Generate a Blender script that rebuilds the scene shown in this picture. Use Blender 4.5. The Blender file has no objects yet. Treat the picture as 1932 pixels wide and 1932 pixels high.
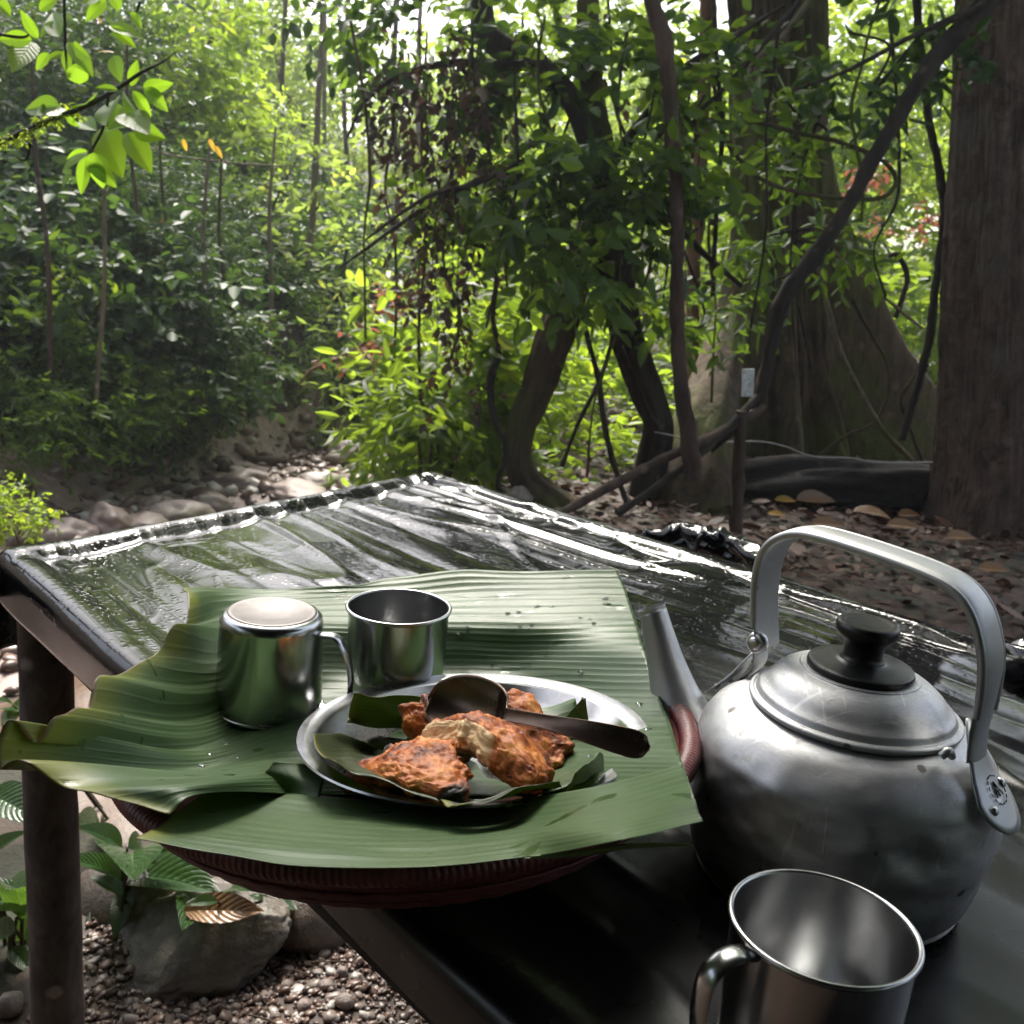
import bpy, math, random
import numpy as np
from math import sin, cos, pi, radians
from mathutils import Vector, Matrix, noise as mnoise

# ------------------------------------------------------------------ camera, sky, sun, exposure
SC = bpy.context.scene
COL = SC.collection
CAMZ = 1.12
PITCH, ROLL = radians(13.75), radians(5.4)
vF = np.array([0, cos(PITCH), -sin(PITCH)])
_u = np.array([0, sin(PITCH), cos(PITCH)]); _r = np.array([1.0, 0, 0])
vR = _r*cos(ROLL) + _u*sin(ROLL)
vU = _u*cos(ROLL) - _r*sin(ROLL)
cam = bpy.data.cameras.new('camera')
cam.sensor_width = 36; cam.sensor_height = 36; cam.lens = 36
cam.clip_start = 0.02; cam.clip_end = 300
cam.dof.use_dof = True; cam.dof.focus_distance = 0.70; cam.dof.aperture_fstop = 20
camo = bpy.data.objects.new('camera', cam); COL.objects.link(camo)
camo.matrix_world = Matrix(((vR[0], vU[0], -vF[0], 0), (vR[1], vU[1], -vF[1], 0), (vR[2], vU[2], -vF[2], CAMZ), (0, 0, 0, 1)))
SC.camera = camo

SUN_EL, SUN_AZ = radians(52), radians(-14)        # azimuth from +Y, positive to the right
wd = bpy.data.worlds.new('World'); SC.world = wd; wd.use_nodes = True
wn = wd.node_tree.nodes; wl = wd.node_tree.links
sky = wn.new('ShaderNodeTexSky'); sky.sky_type = 'NISHITA'; sky.sun_disc = False
sky.sun_elevation = SUN_EL; sky.sun_rotation = SUN_AZ
sky.air_density = 1.0; sky.dust_density = 4.0; sky.ozone_density = 1.0
hs = wn.new('ShaderNodeHueSaturation'); hs.inputs['Saturation'].default_value = 0.55
wl.new(sky.outputs[0], hs.inputs['Color']); wl.new(hs.outputs[0], wn['Background'].inputs['Color'])
wn['Background'].inputs['Strength'].default_value = 0.15
sl = bpy.data.lights.new('sun', 'SUN'); sl.energy = 3.6; sl.angle = radians(24); sl.color = (1.0, 0.95, 0.86)
so = bpy.data.objects.new('sun', sl); COL.objects.link(so)
so.rotation_euler = Vector((sin(SUN_AZ)*cos(SUN_EL), cos(SUN_AZ)*cos(SUN_EL), sin(SUN_EL))).to_track_quat('Z', 'Y').to_euler()
vs = SC.view_settings
vs.view_transform = 'Standard'; vs.look = 'None'; vs.gamma = 1.0; vs.use_curve_mapping = False
vs.exposure = 1.36
HAZE = 0.0024
SC.render.engine = 'CYCLES'
cy = SC.cycles
cy.max_bounces = 5; cy.diffuse_bounces = 3; cy.glossy_bounces = 4; cy.transmission_bounces = 4
cy.use_adaptive_sampling = True; cy.adaptive_threshold = 0.02; cy.transparent_max_bounces = 8
cy.use_denoising = True; cy.sample_clamp_indirect = 6.0; cy.caustics_reflective = False; cy.caustics_refractive = False

# ------------------------------------------------------------------ helpers: rays through the picture (1932 px frame)
def ray(px, py): return vF + vR*((px-966)/1932) - vU*((py-966)/1932)
O = np.array([0, 0, CAMZ])
def PY(px, py, Y): d = ray(px, py); return O + d*(Y/d[1])
def PZ(px, py, z): d = ray(px, py); return O + d*((z-CAMZ)/d[2])
def PF(px, py, f):
    """where the ray meets the height field z = f(x, y)"""
    d = ray(px, py); lo = None; t = 0.25; pt = t
    while t < 3.0:
        q = O + d*t
        if q[2] < f(q[0], q[1]): break
        pt = t; t += 0.01
    a, b = pt, t
    for _ in range(30):
        m = (a+b)/2; q = O + d*m
        if q[2] < f(q[0], q[1]): b = m
        else: a = m
    return O + d*a
def nrm(v): v = np.asarray(v, float); return v/(np.linalg.norm(v, axis=-1, keepdims=True)+1e-12)
def sstep(a, b, x): t = np.clip((x-a)/(b-a), 0, 1); return t*t*(3-2*t)

def vnoise(x, y, seed=0):
    """smooth lattice noise, about -1..1, vectorised"""
    x = np.asarray(x, float); y = np.asarray(y, float)
    xi = np.floor(x).astype(np.int64); yi = np.floor(y).astype(np.int64)
    fx = x-xi; fy = y-yi
    fx = fx*fx*fx*(fx*(fx*6-15)+10); fy = fy*fy*fy*(fy*(fy*6-15)+10)
    def h(a, b):
        n = (a*374761393 + b*668265263 + seed*974634541) & 0xffffffff
        n = ((n ^ (n >> 13))*1274126177) & 0xffffffff
        n = n ^ (n >> 16)
        return (n & 0xffff)/32767.5 - 1
    return (h(xi, yi)*(1-fx)+h(xi+1, yi)*fx)*(1-fy) + (h(xi, yi+1)*(1-fx)+h(xi+1, yi+1)*fx)*fy
def fbm(x, y, seed=0, n=4):
    s = 0; a = 1.0
    for k in range(n): s = s + a*vnoise(x*2**k, y*2**k, seed+k*17); a *= .5
    return s

def crom(P, n):
    """Catmull-Rom through the rows of P (m, k), n samples"""
    P = np.asarray(P, float); m = len(P)
    Q = np.vstack([2*P[0]-P[1], P, 2*P[-1]-P[-2]])
    t = np.linspace(0, m-1, n); i = np.minimum(t.astype(int), m-2); f = (t-i)[:, None]
    a, b, c, d = Q[i], Q[i+1], Q[i+2], Q[i+3]
    return .5*((2*b)+(-a+c)*f+(2*a-5*b+4*c-d)*f*f+(-a+3*b-3*c+d)*f**3)

# ------------------------------------------------------------------ helpers: objects
def tag(o, label=None, cat=None, group=None, kind=None):
    if label: o['label'] = label
    if cat: o['category'] = cat
    if group: o['group'] = group
    if kind: o['kind'] = kind
    return o
def empty(name, loc=(0, 0, 0), label=None, cat=None, group=None):
    o = bpy.data.objects.new(name, None); COL.objects.link(o); o.location = loc
    o.empty_display_size = .02
    return tag(o, label, cat, group)
def link(name, me, parent=None):
    o = bpy.data.objects.new(name, me); COL.objects.link(o)
    if parent is not None:
        o.parent = parent
        o.matrix_parent_inverse = Matrix.Translation(-Vector(parent.location)) if parent.parent is None else Matrix.Translation(-Vector(parent.parent.location)) if False else Matrix.Identity(4)
    return o
# meshes are written in world coordinates; an Empty thing sits at its base, so its children are shifted back
def np_mesh(name, V, Q, mat=None, smooth=False, tint=None, uv=None):
    V = np.asarray(V, np.float32).reshape(-1, 3); Q = np.asarray(Q, np.int32)
    k = Q.shape[1]; me = bpy.data.meshes.new(name)
    me.vertices.add(len(V)); me.vertices.foreach_set('co', V.ravel())
    me.loops.add(Q.size); me.loops.foreach_set('vertex_index', Q.ravel())
    me.polygons.add(len(Q)); me.polygons.foreach_set('loop_start', np.arange(0, Q.size, k, dtype=np.int32))
    try: me.polygons.foreach_set('loop_total', np.full(len(Q), k, np.int32))
    except Exception: pass
    if smooth: me.polygons.foreach_set('use_smooth', np.ones(len(Q), bool))
    if tint is not None:
        a = me.attributes.new('tint', 'FLOAT', 'POINT'); a.data.foreach_set('value', np.asarray(tint, np.float32).ravel())
    if uv is not None:
        l = me.uv_layers.new(name='UVMap'); l.data.foreach_set('uv', np.asarray(uv, np.float32)[Q.ravel()].ravel())
    if mat is not None: me.materials.append(mat)
    me.update(calc_edges=True); me.validate()
    return me
class MB:
    """collects quads (triangles repeat a corner) into one mesh"""
    def __init__(s): s.V = []; s.F = []; s.n = 0; s.UV = []
    def add(s, V, F):
        V = np.asarray(V, float).reshape(-1, 3)
        s.V.append(V); s.F += [tuple(int(i)+s.n for i in f) for f in F]; s.n += len(V); return s
    def grid(s, G, cu=False, cv=False):
        G = np.asarray(G); a, b = G.shape[:2]; I = np.arange(a*b).reshape(a, b)
        if cu: I = np.vstack([I, I[:1]])
        if cv: I = np.hstack([I, I[:, :1]])
        F = np.stack([I[:-1, :-1], I[:-1, 1:], I[1:, 1:], I[1:, :-1]], -1).reshape(-1, 4)
        return s.add(G.reshape(-1, 3), F)
    def lathe(s, prof, n=48, M=None, mod=None):
        """prof [(r, z)]; axis +Z"""
        p = np.array(prof, float); th = np.linspace(0, 2*pi, n, endpoint=False)
        r = np.repeat(p[:, :1], n, 1)
        if mod is not None: r = mod(r, p[:, 1:2]+0*r, th[None]+0*r)
        G = np.stack([r*np.cos(th), r*np.sin(th), np.repeat(p[:, 1:], n, 1)], -1)
        if M is not None: G = xf(G, M)
        return s.grid(G, cv=True)
    def tube(s, path, rad, n=10, cap=True, res=None, lump=0.0, seed=0, closed=False, ridge=0.0):
        P = np.asarray(path, float); rad = np.broadcast_to(np.asarray(rad, float), (len(P),)).copy()
        if res: 
            PR = crom(np.hstack([P, rad[:, None]]), res); P, rad = PR[:, :3], PR[:, 3]
        T = nrm(np.gradient(P, axis=0)) if not closed else nrm(np.roll(P, -1, 0)-np.roll(P, 1, 0))
        a = np.cross(T[0], [0, 0, 1.]); 
        if np.linalg.norm(a) < 1e-3: a = np.cross(T[0], [1., 0, 0])
        A = [nrm(a)]
        for i in range(1, len(P)):
            v = A[-1]-T[i]*(A[-1]@T[i]); A.append(nrm(v))
        A = np.array(A); B = np.cross(T, A)
        th = np.linspace(0, 2*pi, n, endpoint=False)
        rr = np.repeat(rad[:, None], n, 1)
        if lump:
            L = np.concatenate([[0], np.cumsum(np.linalg.norm(np.diff(P, axis=0), axis=1))])
            sc = 1/max(rad.mean(), 1e-4)
            k = L[:, None]*sc*.35
            rr = rr*(1+lump*(vnoise(k+3*np.cos(th), 2*np.sin(th)+k*.2, seed)+.5*vnoise(k*2.3+4*np.cos(th), 4*np.sin(th), seed+5)))
        if ridge:
            L = np.concatenate([[0], np.cumsum(np.linalg.norm(np.diff(P, axis=0), axis=1))])[:, None]
            w = L*2.2+.8*vnoise(L*3, L*0+seed, seed)
            rr = rr*(1+ridge*(np.cos(5*th+w+seed)+.6*np.cos(9*th-w*.6+2)+.5*vnoise(6*np.cos(th+w*.3)+L*2, 6*np.sin(th+w*.3)+L*5, seed+3)))
        G = P[:, None]+rr[..., None]*(A[:, None]*np.cos(th)[None, :, None]+B[:, None]*np.sin(th)[None, :, None])
        s.grid(G, cv=True, cu=closed)
        if cap and not closed:
            for e, fl in ((0, 1), (-1, 0)):
                ring = G[e]; c = ring.mean(0)
                V = np.vstack([ring, c]); F = [(i, (i+1) % n, n, n) if not fl else ((i+1) % n, i, n, n) for i in range(n)]
                s.add(V, F)
        return s
    def sweep(s, path, sec, side, cap=True):
        """sec: 2-D section (a along side, b along side x tangent)"""
        P = np.asarray(path, float); T = nrm(np.gradient(P, axis=0)); S = nrm(np.broadcast_to(np.asarray(side, float), P.shape))
        S = nrm(S-T*np.sum(S*T, 1, keepdims=True)); N = np.cross(S, T); sec = np.asarray(sec, float)
        if sec.ndim == 2: sec = np.repeat(sec[None], len(P), 0)
        G = P[:, None]+sec[..., :1]*S[:, None]+sec[..., 1:]*N[:, None]
        s.grid(G, cv=True)
        if cap:
            n = G.shape[1]
            for e in (0, -1):
                V = np.vstack([G[e], G[e].mean(0)]); s.add(V, [(i, (i+1) % n, n, n) for i in range(n)])
        return s
    def box(s, c, h, M=None):
        v = np.array([[x, y, z] for x in (-1, 1) for y in (-1, 1) for z in (-1, 1)], float)*np.array(h)
        if M is not None: v = v@np.array(M)[:3, :3].T
        return s.add(v+np.array(c), [(0, 1, 3, 2), (4, 6, 7, 5), (0, 4, 5, 1), (2, 3, 7, 6), (0, 2, 6, 4), (1, 5, 7, 3)])
    def mesh(s, name, mat, smooth=True, sharp=None, shift=None, uv=None):
        V = np.vstack(s.V)
        if shift is not None: V = V-np.asarray(shift, float)
        me = bpy.data.meshes.new(name)
        F = [f if f[2] != f[3] else f[:3] for f in s.F]
        me.from_pydata(V.tolist(), [], F); me.materials.append(mat)
        if smooth:
            me.polygons.foreach_set('use_smooth', np.ones(len(me.polygons), bool))
            if sharp: me.set_sharp_from_angle(angle=radians(sharp))
        me.update(); return me
    def build(s, name, mat, parent=None, smooth=True, sharp=None):
        sh = None
        if parent is not None:
            p = parent; sh = np.zeros(3)
            while p is not None: sh = sh+np.array(p.location); p = p.parent
        o = bpy.data.objects.new(name, s.mesh(name, mat, smooth, sharp, sh)); COL.objects.link(o)
        if parent is not None: o.parent = parent
        return o
def offset_of(parent):
    sh = np.zeros(3); p = parent
    while p is not None: sh = sh+np.array(p.location); p = p.parent
    return sh
def put(name, me, parent=None):
    o = bpy.data.objects.new(name, me); COL.objects.link(o)
    if parent is not None: o.parent = parent
    return o
def xf(G, M):
    M = np.array(M); return G@M[:3, :3].T+M[:3, 3]
def frame(o, x, y, z):
    M = np.eye(4); M[:3, 0] = x; M[:3, 1] = y; M[:3, 2] = z; M[:3, 3] = o; return M

# ------------------------------------------------------------------ materials
MATS = {}
def base_mat(name):
    m = bpy.data.materials.new(name); m.use_nodes = True; nt = m.node_tree
    b = nt.nodes['Principled BSDF']; MATS[name] = m
    return m, nt, b
def N(nt, t, **kw):
    n = nt.nodes.new(t)
    for k, v in kw.items():
        if k in n.inputs: n.inputs[k].default_value = v
        else: setattr(n, k, v)
    return n
def ramp(nt, fac, stops, mode='LINEAR'):
    r = nt.nodes.new('ShaderNodeValToRGB'); r.color_ramp.interpolation = mode
    e = r.color_ramp.elements
    while len(e) < len(stops): e.new(.5)
    for i, (p, c) in enumerate(stops): e[i].position = p; e[i].color = (*c, 1) if len(c) == 3 else c
    nt.links.new(fac, r.inputs[0]); return r
def coords(nt, kind='Object', scale=(1, 1, 1)):
    tc = nt.nodes.new('ShaderNodeTexCoord'); mp = nt.nodes.new('ShaderNodeMapping'); mp.inputs['Scale'].default_value = scale
    nt.links.new(tc.outputs[kind], mp.inputs[0]); return mp.outputs[0]
def tex_noise(nt, vec, scale, detail=5, rough=.55, dist=0):
    n = N(nt, 'ShaderNodeTexNoise', Scale=scale, Detail=detail, Roughness=rough, Distortion=dist)
    nt.links.new(vec, n.inputs['Vector']); return n.outputs['Fac']
def bump(nt, h, strength, dist, b, prev=None):
    n = N(nt, 'ShaderNodeBump', Strength=strength, Distance=dist); nt.links.new(h, n.inputs['Height'])
    if prev is not None: nt.links.new(prev.outputs[0], n.inputs['Normal'])
    nt.links.new(n.outputs[0], b.inputs['Normal']); return n
def math_n(nt, op, a, b=None, c=None):
    n = nt.nodes.new('ShaderNodeMath'); n.operation = op
    for i, v in enumerate((a, b, c)):
        if v is None: continue
        if isinstance(v, (int, float)): n.inputs[i].default_value = v
        else: nt.links.new(v, n.inputs[i])
    return n.outputs[0]
def mixc(nt, fac, a, b, mode='MIX'):
    n = nt.nodes.new('ShaderNodeMix'); n.data_type = 'RGBA'; n.blend_type = mode
    for s, v in ((n.inputs[0], fac), (n.inputs[6], a), (n.inputs[7], b)):
        if isinstance(v, (int, float)): s.default_value = v
        elif isinstance(v, tuple): s.default_value = (*v, 1)
        else: nt.links.new(v, s)
    return n.outputs[2]

def leaf_mat(name, dark, light, trans, tfac=.42, rough=.38, spec=.45, rib=0):
    """foliage: glossy face, light passing through; colour runs by the leaf's own tint"""
    m, nt, b = base_mat(name)
    at = N(nt, 'ShaderNodeAttribute', attribute_name='tint')
    c = ramp(nt, at.outputs['Fac'], [(0, dark), (.8, light), (1, tuple(min(1, x*1.25) for x in light))])
    nt.links.new(c.outputs[0], b.inputs['Base Color'])
    b.inputs['Roughness'].default_value = rough; b.inputs['Specular IOR Level'].default_value = spec
    t = nt.nodes.new('ShaderNodeBsdfTranslucent')
    tc = ramp(nt, at.outputs['Fac'], [(0, tuple(x*.55 for x in trans)), (.75, trans), (1, (min(1, trans[0]*1.5), trans[1]*1.1, trans[2]))])
    nt.links.new(tc.outputs[0], t.inputs['Color'])
    mx = nt.nodes.new('ShaderNodeMixShader'); mx.inputs[0].default_value = tfac
    nt.links.new(b.outputs[0], mx.inputs[1]); nt.links.new(t.outputs[0], mx.inputs[2])
    nt.links.new(mx.outputs[0], nt.nodes['Material Output'].inputs['Surface'])
    return m
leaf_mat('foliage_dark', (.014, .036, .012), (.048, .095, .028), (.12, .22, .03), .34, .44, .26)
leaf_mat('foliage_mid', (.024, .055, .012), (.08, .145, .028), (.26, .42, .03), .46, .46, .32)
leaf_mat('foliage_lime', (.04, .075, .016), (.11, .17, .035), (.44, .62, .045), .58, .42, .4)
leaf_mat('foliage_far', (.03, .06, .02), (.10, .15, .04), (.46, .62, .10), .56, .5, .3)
leaf_mat('foliage_dry', (.020, .015, .011), (.070, .048, .036), (.10, .055, .03), .25, .6, .25)
leaf_mat('foliage_red', (.10, .04, .025), (.24, .09, .06), (.42, .14, .08), .4, .5, .3)
leaf_mat('litter', (.028, .012, .007), (.115, .056, .034), (.12, .05, .02), .12, .55, .25)
leaf_mat('litter_yellow', (.3, .16, .03), (.5, .3, .05), (.4, .25, .04), .2, .45, .4)

def veined_leaf(name, dark, light, trans, tfac, rough, freq, bumps=.35):
    """big leaves seen close: UV x runs along the blade, y across from margin to margin"""
    m, nt, b = base_mat(name)
    uv = coords(nt, 'UV'); sep = N(nt, 'ShaderNodeSeparateXYZ'); nt.links.new(uv, sep.inputs[0])
    ay = math_n(nt, 'ABSOLUTE', math_n(nt, 'SUBTRACT', sep.outputs[1], .5))
    # side veins sweep forward from the midrib
    ph = math_n(nt, 'MULTIPLY', math_n(nt, 'SUBTRACT', sep.outputs[0], math_n(nt, 'MULTIPLY', ay, .55)), freq*2*pi)
    wv = math_n(nt, 'POWER', math_n(nt, 'ABSOLUTE', math_n(nt, 'SINE', math_n(nt, 'MULTIPLY', ph, .5))), .5)
    mid = sstep_node(nt, ay, .0, .03)
    n1 = tex_noise(nt, coords(nt, 'Object'), 30, 4)
    c = ramp(nt, n1, [(.3, dark), (.7, light)])
    pale = tuple(min(1, x*1.9) for x in light)
    c2 = mixc(nt, math_n(nt, 'MULTIPLY', math_n(nt, 'SUBTRACT', 1.0, wv), .35), c.outputs[0], pale)
    c3 = mixc(nt, math_n(nt, 'SUBTRACT', 1.0, mid), c2, pale)
    nt.links.new(c3, b.inputs['Base Color'])
    b.inputs['Roughness'].default_value = rough
    bump(nt, math_n(nt, 'ADD', wv, mid), bumps, .002, b)
    t = nt.nodes.new('ShaderNodeBsdfTranslucent')
    nt.links.new(mixc(nt, math_n(nt, 'MULTIPLY', math_n(nt, 'SUBTRACT', 1.0, wv), .3), trans, tuple(x*.6 for x in trans)), t.inputs['Color'])
    mx = nt.nodes.new('ShaderNodeMixShader'); mx.inputs[0].default_value = tfac
    nt.links.new(b.outputs[0], mx.inputs[1]); nt.links.new(t.outputs[0], mx.inputs[2])
    nt.links.new(mx.outputs[0], nt.nodes['Material Output'].inputs['Surface'])
    return m
def sstep_node(nt, v, a, b):
    n = N(nt, 'ShaderNodeMapRange', interpolation_type='SMOOTHSTEP'); n.inputs[1].default_value = a; n.inputs[2].default_value = b
    nt.links.new(v, n.inputs[0]); return n.outputs[0]
veined_leaf('branch_leaf', (.05, .10, .012), (.09, .16, .018), (.27, .47, .02), .55, .4, 9)
veined_leaf('branch_leaf_old', (.16, .11, .02), (.25, .17, .03), (.7, .45, .06), .5, .5, 9)
veined_leaf('ground_leaf', (.02, .05, .018), (.045, .095, .03), (.16, .30, .03), .3, .22, 13, .7)
veined_leaf('dead_leaf', (.16, .08, .035), (.29, .16, .07), (.3, .15, .05), .15, .28, 10, .7)

def bark(name, dark, light, moss=None, scale=18, stretch=.22, rough=.85, bs=.7, bd=.012, mossf=.5, lich=.35):
    m, nt, b = base_mat(name)
    v = coords(nt, 'Object', (1, 1, stretch))
    n1 = tex_noise(nt, v, scale, 8, .65, .4); n2 = tex_noise(nt, coords(nt, 'Object'), scale*.18, 4)
    c = ramp(nt, n1, [(.3, dark), (.72, light)]).outputs[0]
    c = mixc(nt, math_n(nt, 'MULTIPLY', n2, .5), c, tuple(x*.45 for x in dark))
    # pale lichen spots
    vo = N(nt, 'ShaderNodeTexVoronoi', Scale=scale*.55); nt.links.new(coords(nt, 'Object'), vo.inputs['Vector'])
    sp = sstep_node(nt, math_n(nt, 'ADD', vo.outputs['Distance'], math_n(nt, 'MULTIPLY', n1, .4)), .42, .30)
    c = mixc(nt, math_n(nt, 'MULTIPLY', sp, lich), c, tuple(min(1, x*1.8+.03) for x in light))
    if moss:
        mk = sstep_node(nt, n2, 1-mossf-.08, 1-mossf+.14)
        c = mixc(nt, mk, c, mixc(nt, n1, tuple(x*.5 for x in moss), moss))
    nt.links.new(c, b.inputs['Base Color']); b.inputs['Roughness'].default_value = rough
    b.inputs['Specular IOR Level'].default_value = .3
    bump(nt, n1, bs, bd, b)
    return m
bark('bark_brown', (.035, .022, .016), (.13, .085, .06), (.05, .055, .02), 16, .3, mossf=.3)
bark('bark_red', (.040, .024, .018), (.22, .145, .11), (.16, .125, .10), 12, .6, mossf=.42, bd=.035, bs=1.0, lich=.2)
bark('bark_moss', (.030, .020, .012), (.16, .11, .065), (.10, .11, .026), 11, .4, mossf=.5, bd=.03, bs=1.0, lich=.2)
bark('bark_pale', (.12, .09, .06), (.30, .25, .17), (.16, .17, .06), 22, .3, mossf=.4)
bark('bark_orange', (.10, .05, .025), (.27, .15, .08), None, 18, .25)
bark('bark_dark', (.018, .014, .011), (.06, .045, .034), (.03, .035, .015), 18, .3, mossf=.3)
bark('post_bark', (.07, .054, .046), (.30, .245, .21), (.24, .23, .17), 34, .5, mossf=.28, bd=.003, bs=.6, lich=.75)
bark('charred', (.006, .005, .005), (.03, .022, .018), None, 14, 3)

def simple(name, col, rough, metal=0.0, spec=.5, nscale=0, namp=.2, bs=0, bd=.001, bscale=60):
    m, nt, b = base_mat(name)
    b.inputs['Base Color'].default_value = (*col, 1); b.inputs['Roughness'].default_value = rough
    b.inputs['Metallic'].default_value = metal; b.inputs['Specular IOR Level'].default_value = spec
    if nscale:
        n1 = tex_noise(nt, coords(nt, 'Object'), nscale, 6)
        c = ramp(nt, n1, [(.3, tuple(x*(1-namp) for x in col)), (.7, tuple(min(1, x*(1+namp)) for x in col))])
        nt.links.new(c.outputs[0], b.inputs['Base Color'])
    if bs:
        bump(nt, tex_noise(nt, coords(nt, 'Object'), bscale, 5), bs, bd, b)
    return m
simple('black_plastic', (.012, .012, .012), .34, 0, .5, 60, .5, .2, .0008, 160)
simple('roof_sheet', (.02, .03, .022), .6)
simple('leaf_fibre', (.20, .24, .10), .5)
simple('thread', (.35, .33, .3), .7)
simple('white_tag', (.62, .63, .61), .55, 0, .4, 60, .4)
simple('rivet', (.62, .62, .62), .3, 1.0)

def metal(name, col, rough, aniso_scale=(1, 1, 1), streak=.12, dent=0, stain=None, stain_f=.3, rvar=.15):
    m, nt, b = base_mat(name)
    b.inputs['Metallic'].default_value = 1.0
    v = coords(nt, 'Object', aniso_scale)
    n1 = tex_noise(nt, v, 40, 7, .7); n2 = tex_noise(nt, coords(nt, 'Object'), 14, 6, .65)
    c = ramp(nt, n1, [(.3, tuple(x*(1-streak) for x in col)), (.7, col)]).outputs[0]
    if stain:
        c = mixc(nt, math_n(nt, 'MULTIPLY', sstep_node(nt, n2, .52, .75), stain_f), c, stain)
        # pits and soot specks
        vo = N(nt, 'ShaderNodeTexVoronoi', Scale=26.0); nt.links.new(coords(nt, 'Object'), vo.inputs['Vector'])
        pk = sstep_node(nt, math_n(nt, 'ADD', vo.outputs['Distance'], math_n(nt, 'MULTIPLY', n1, .08)), .10, .07)
        c = mixc(nt, math_n(nt, 'MULTIPLY', pk, .7), c, (.06, .045, .035))
    nt.links.new(c, b.inputs['Base Color'])
    r = N(nt, 'ShaderNodeMapRange'); r.inputs[1].default_value = .25; r.inputs[2].default_value = .75
    r.inputs[3].default_value = max(.03, rough-rvar*.5); r.inputs[4].default_value = rough+rvar
    nt.links.new(n2, r.inputs[0]); nt.links.new(r.outputs[0], b.inputs['Roughness'])
    p = bump(nt, n1, .06, .0006, b)
    if dent: bump(nt, tex_noise(nt, coords(nt, 'Object'), 22, 2), dent, .006, b, p)
    return m
metal('steel', (.54, .545, .55), .21, (1, 1, .12), .10, .04, None, 0, .10)
metal('steel_matte', (.21, .195, .19), .5, (1, 1, 1), .25, .25, (.34, .27, .24), .6, .15)
metal('steel_plate', (.46, .455, .45), .17, (1, 1, 1), .22, .10, (.22, .19, .17), .5, .16)
metal('aluminium', (.58, .58, .585), .44, (5, 5, 60), .30, .10, None, 0, .12)
metal('aluminium_brushed', (.52, .525, .53), .46, (1, 1, 1), .15, .05, (.32, .28, .25), .35, .14)
def worn_aluminium():
    m = MATS['aluminium']; nt = m.node_tree; b = nt.nodes['Principled BSDF']
    src = b.inputs['Base Color'].links[0].from_socket
    b.inputs['Metallic'].default_value = .82
    v = coords(nt, 'Object')
    # water marks with sharp rims, grey smudges, pits and scratches
    w = N(nt, 'ShaderNodeTexVoronoi', Scale=30.0, feature='DISTANCE_TO_EDGE'); nt.links.new(v, w.inputs['Vector'])
    sm = sstep_node(nt, tex_noise(nt, v, 55, 8, .7), .56, .66)
    c = mixc(nt, math_n(nt, 'MULTIPLY', sm, .45), src, (.30, .28, .26))
    sc = sstep_node(nt, tex_noise(nt, coords(nt, 'Object', (40, 260, 12)), 1, 3, .6), .64, .70)
    sc2 = sstep_node(nt, tex_noise(nt, coords(nt, 'Object', (220, 30, 26)), 1, 3, .6), .66, .71)
    scr = math_n(nt, 'MAXIMUM', sc, sc2)
    c = mixc(nt, math_n(nt, 'MULTIPLY', scr, .5), c, (.80, .80, .80))
    vo = N(nt, 'ShaderNodeTexVoronoi', Scale=34.0); nt.links.new(v, vo.inputs['Vector'])
    pit = sstep_node(nt, math_n(nt, 'ADD', vo.outputs['Distance'], math_n(nt, 'MULTIPLY', tex_noise(nt, v, 120, 3), .15)), .19, .15)
    c = mixc(nt, math_n(nt, 'MULTIPLY', pit, .8), c, (.07, .05, .04))
    # darker towards the base, with a noisy upper edge
    sp = N(nt, 'ShaderNodeSeparateXYZ'); nt.links.new(v, sp.inputs[0])
    low_ = sstep_node(nt, math_n(nt, 'ADD', sp.outputs[2], math_n(nt, 'MULTIPLY', math_n(nt, 'SUBTRACT', tex_noise(nt, v, 40, 6), .5), .05)), .035, .002)
    c = mixc(nt, math_n(nt, 'MULTIPLY', low_, .7), c, (.05, .045, .042))
    nt.links.new(c, b.inputs['Base Color'])
    rr = b.inputs['Roughness'].links[0].from_socket
    nt.links.new(math_n(nt, 'ADD', rr, math_n(nt, 'MULTIPLY', sm, .12)), b.inputs['Roughness'])
worn_aluminium()
metal('spoon_steel', (.16, .11, .085), .26, (1, 1, 1), .3, .05, (.06, .035, .025), .7, .12)

def mat_tarp():
    m, nt, b = base_mat('tarp')
    v = coords(nt, 'Object')
    n1 = tex_noise(nt, v, 9, 5); n2 = tex_noise(nt, v, 160, 3, .6)
    b.inputs['Base Color'].default_value = (.010, .010, .011, 1)
    at = N(nt, 'ShaderNodeAttribute', attribute_name='tint')      # 1 where rain has wetted the sheet
    r = N(nt, 'ShaderNodeMapRange'); r.inputs[3].default_value = .27; r.inputs[4].default_value = .11
    nt.links.new(at.outputs['Fac'], r.inputs[0])
    nt.links.new(math_n(nt, 'ADD', r.outputs[0], math_n(nt, 'MULTIPLY', math_n(nt, 'SUBTRACT', n1, .5), .16)), b.inputs['Roughness'])
    b.inputs['Specular IOR Level'].default_value = .5
    # beaded rain
    vo = N(nt, 'ShaderNodeTexVoronoi', Scale=150.0, feature='SMOOTH_F1'); nt.links.new(v, vo.inputs['Vector'])
    drop = sstep_node(nt, math_n(nt, 'ADD', vo.outputs['Distance'], math_n(nt, 'MULTIPLY', n1, .5)), .62, .40)
    p = bump(nt, math_n(nt, 'MULTIPLY', drop, at.outputs['Fac']), .28, .0006, b)
    p = bump(nt, tex_noise(nt, coords(nt, 'Object', (1, 1, 1)), 38, 2, .5, .4), .12, .0009, b, p)
    dust = sstep_node(nt, tex_noise(nt, v, 22, 8, .7), .60, .80)
    nt.links.new(mixc(nt, math_n(nt, 'MULTIPLY', dust, .5), (.006, .006, .007), (.03, .027, .024)), b.inputs['Base Color'])
    return m
mat_tarp()

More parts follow.
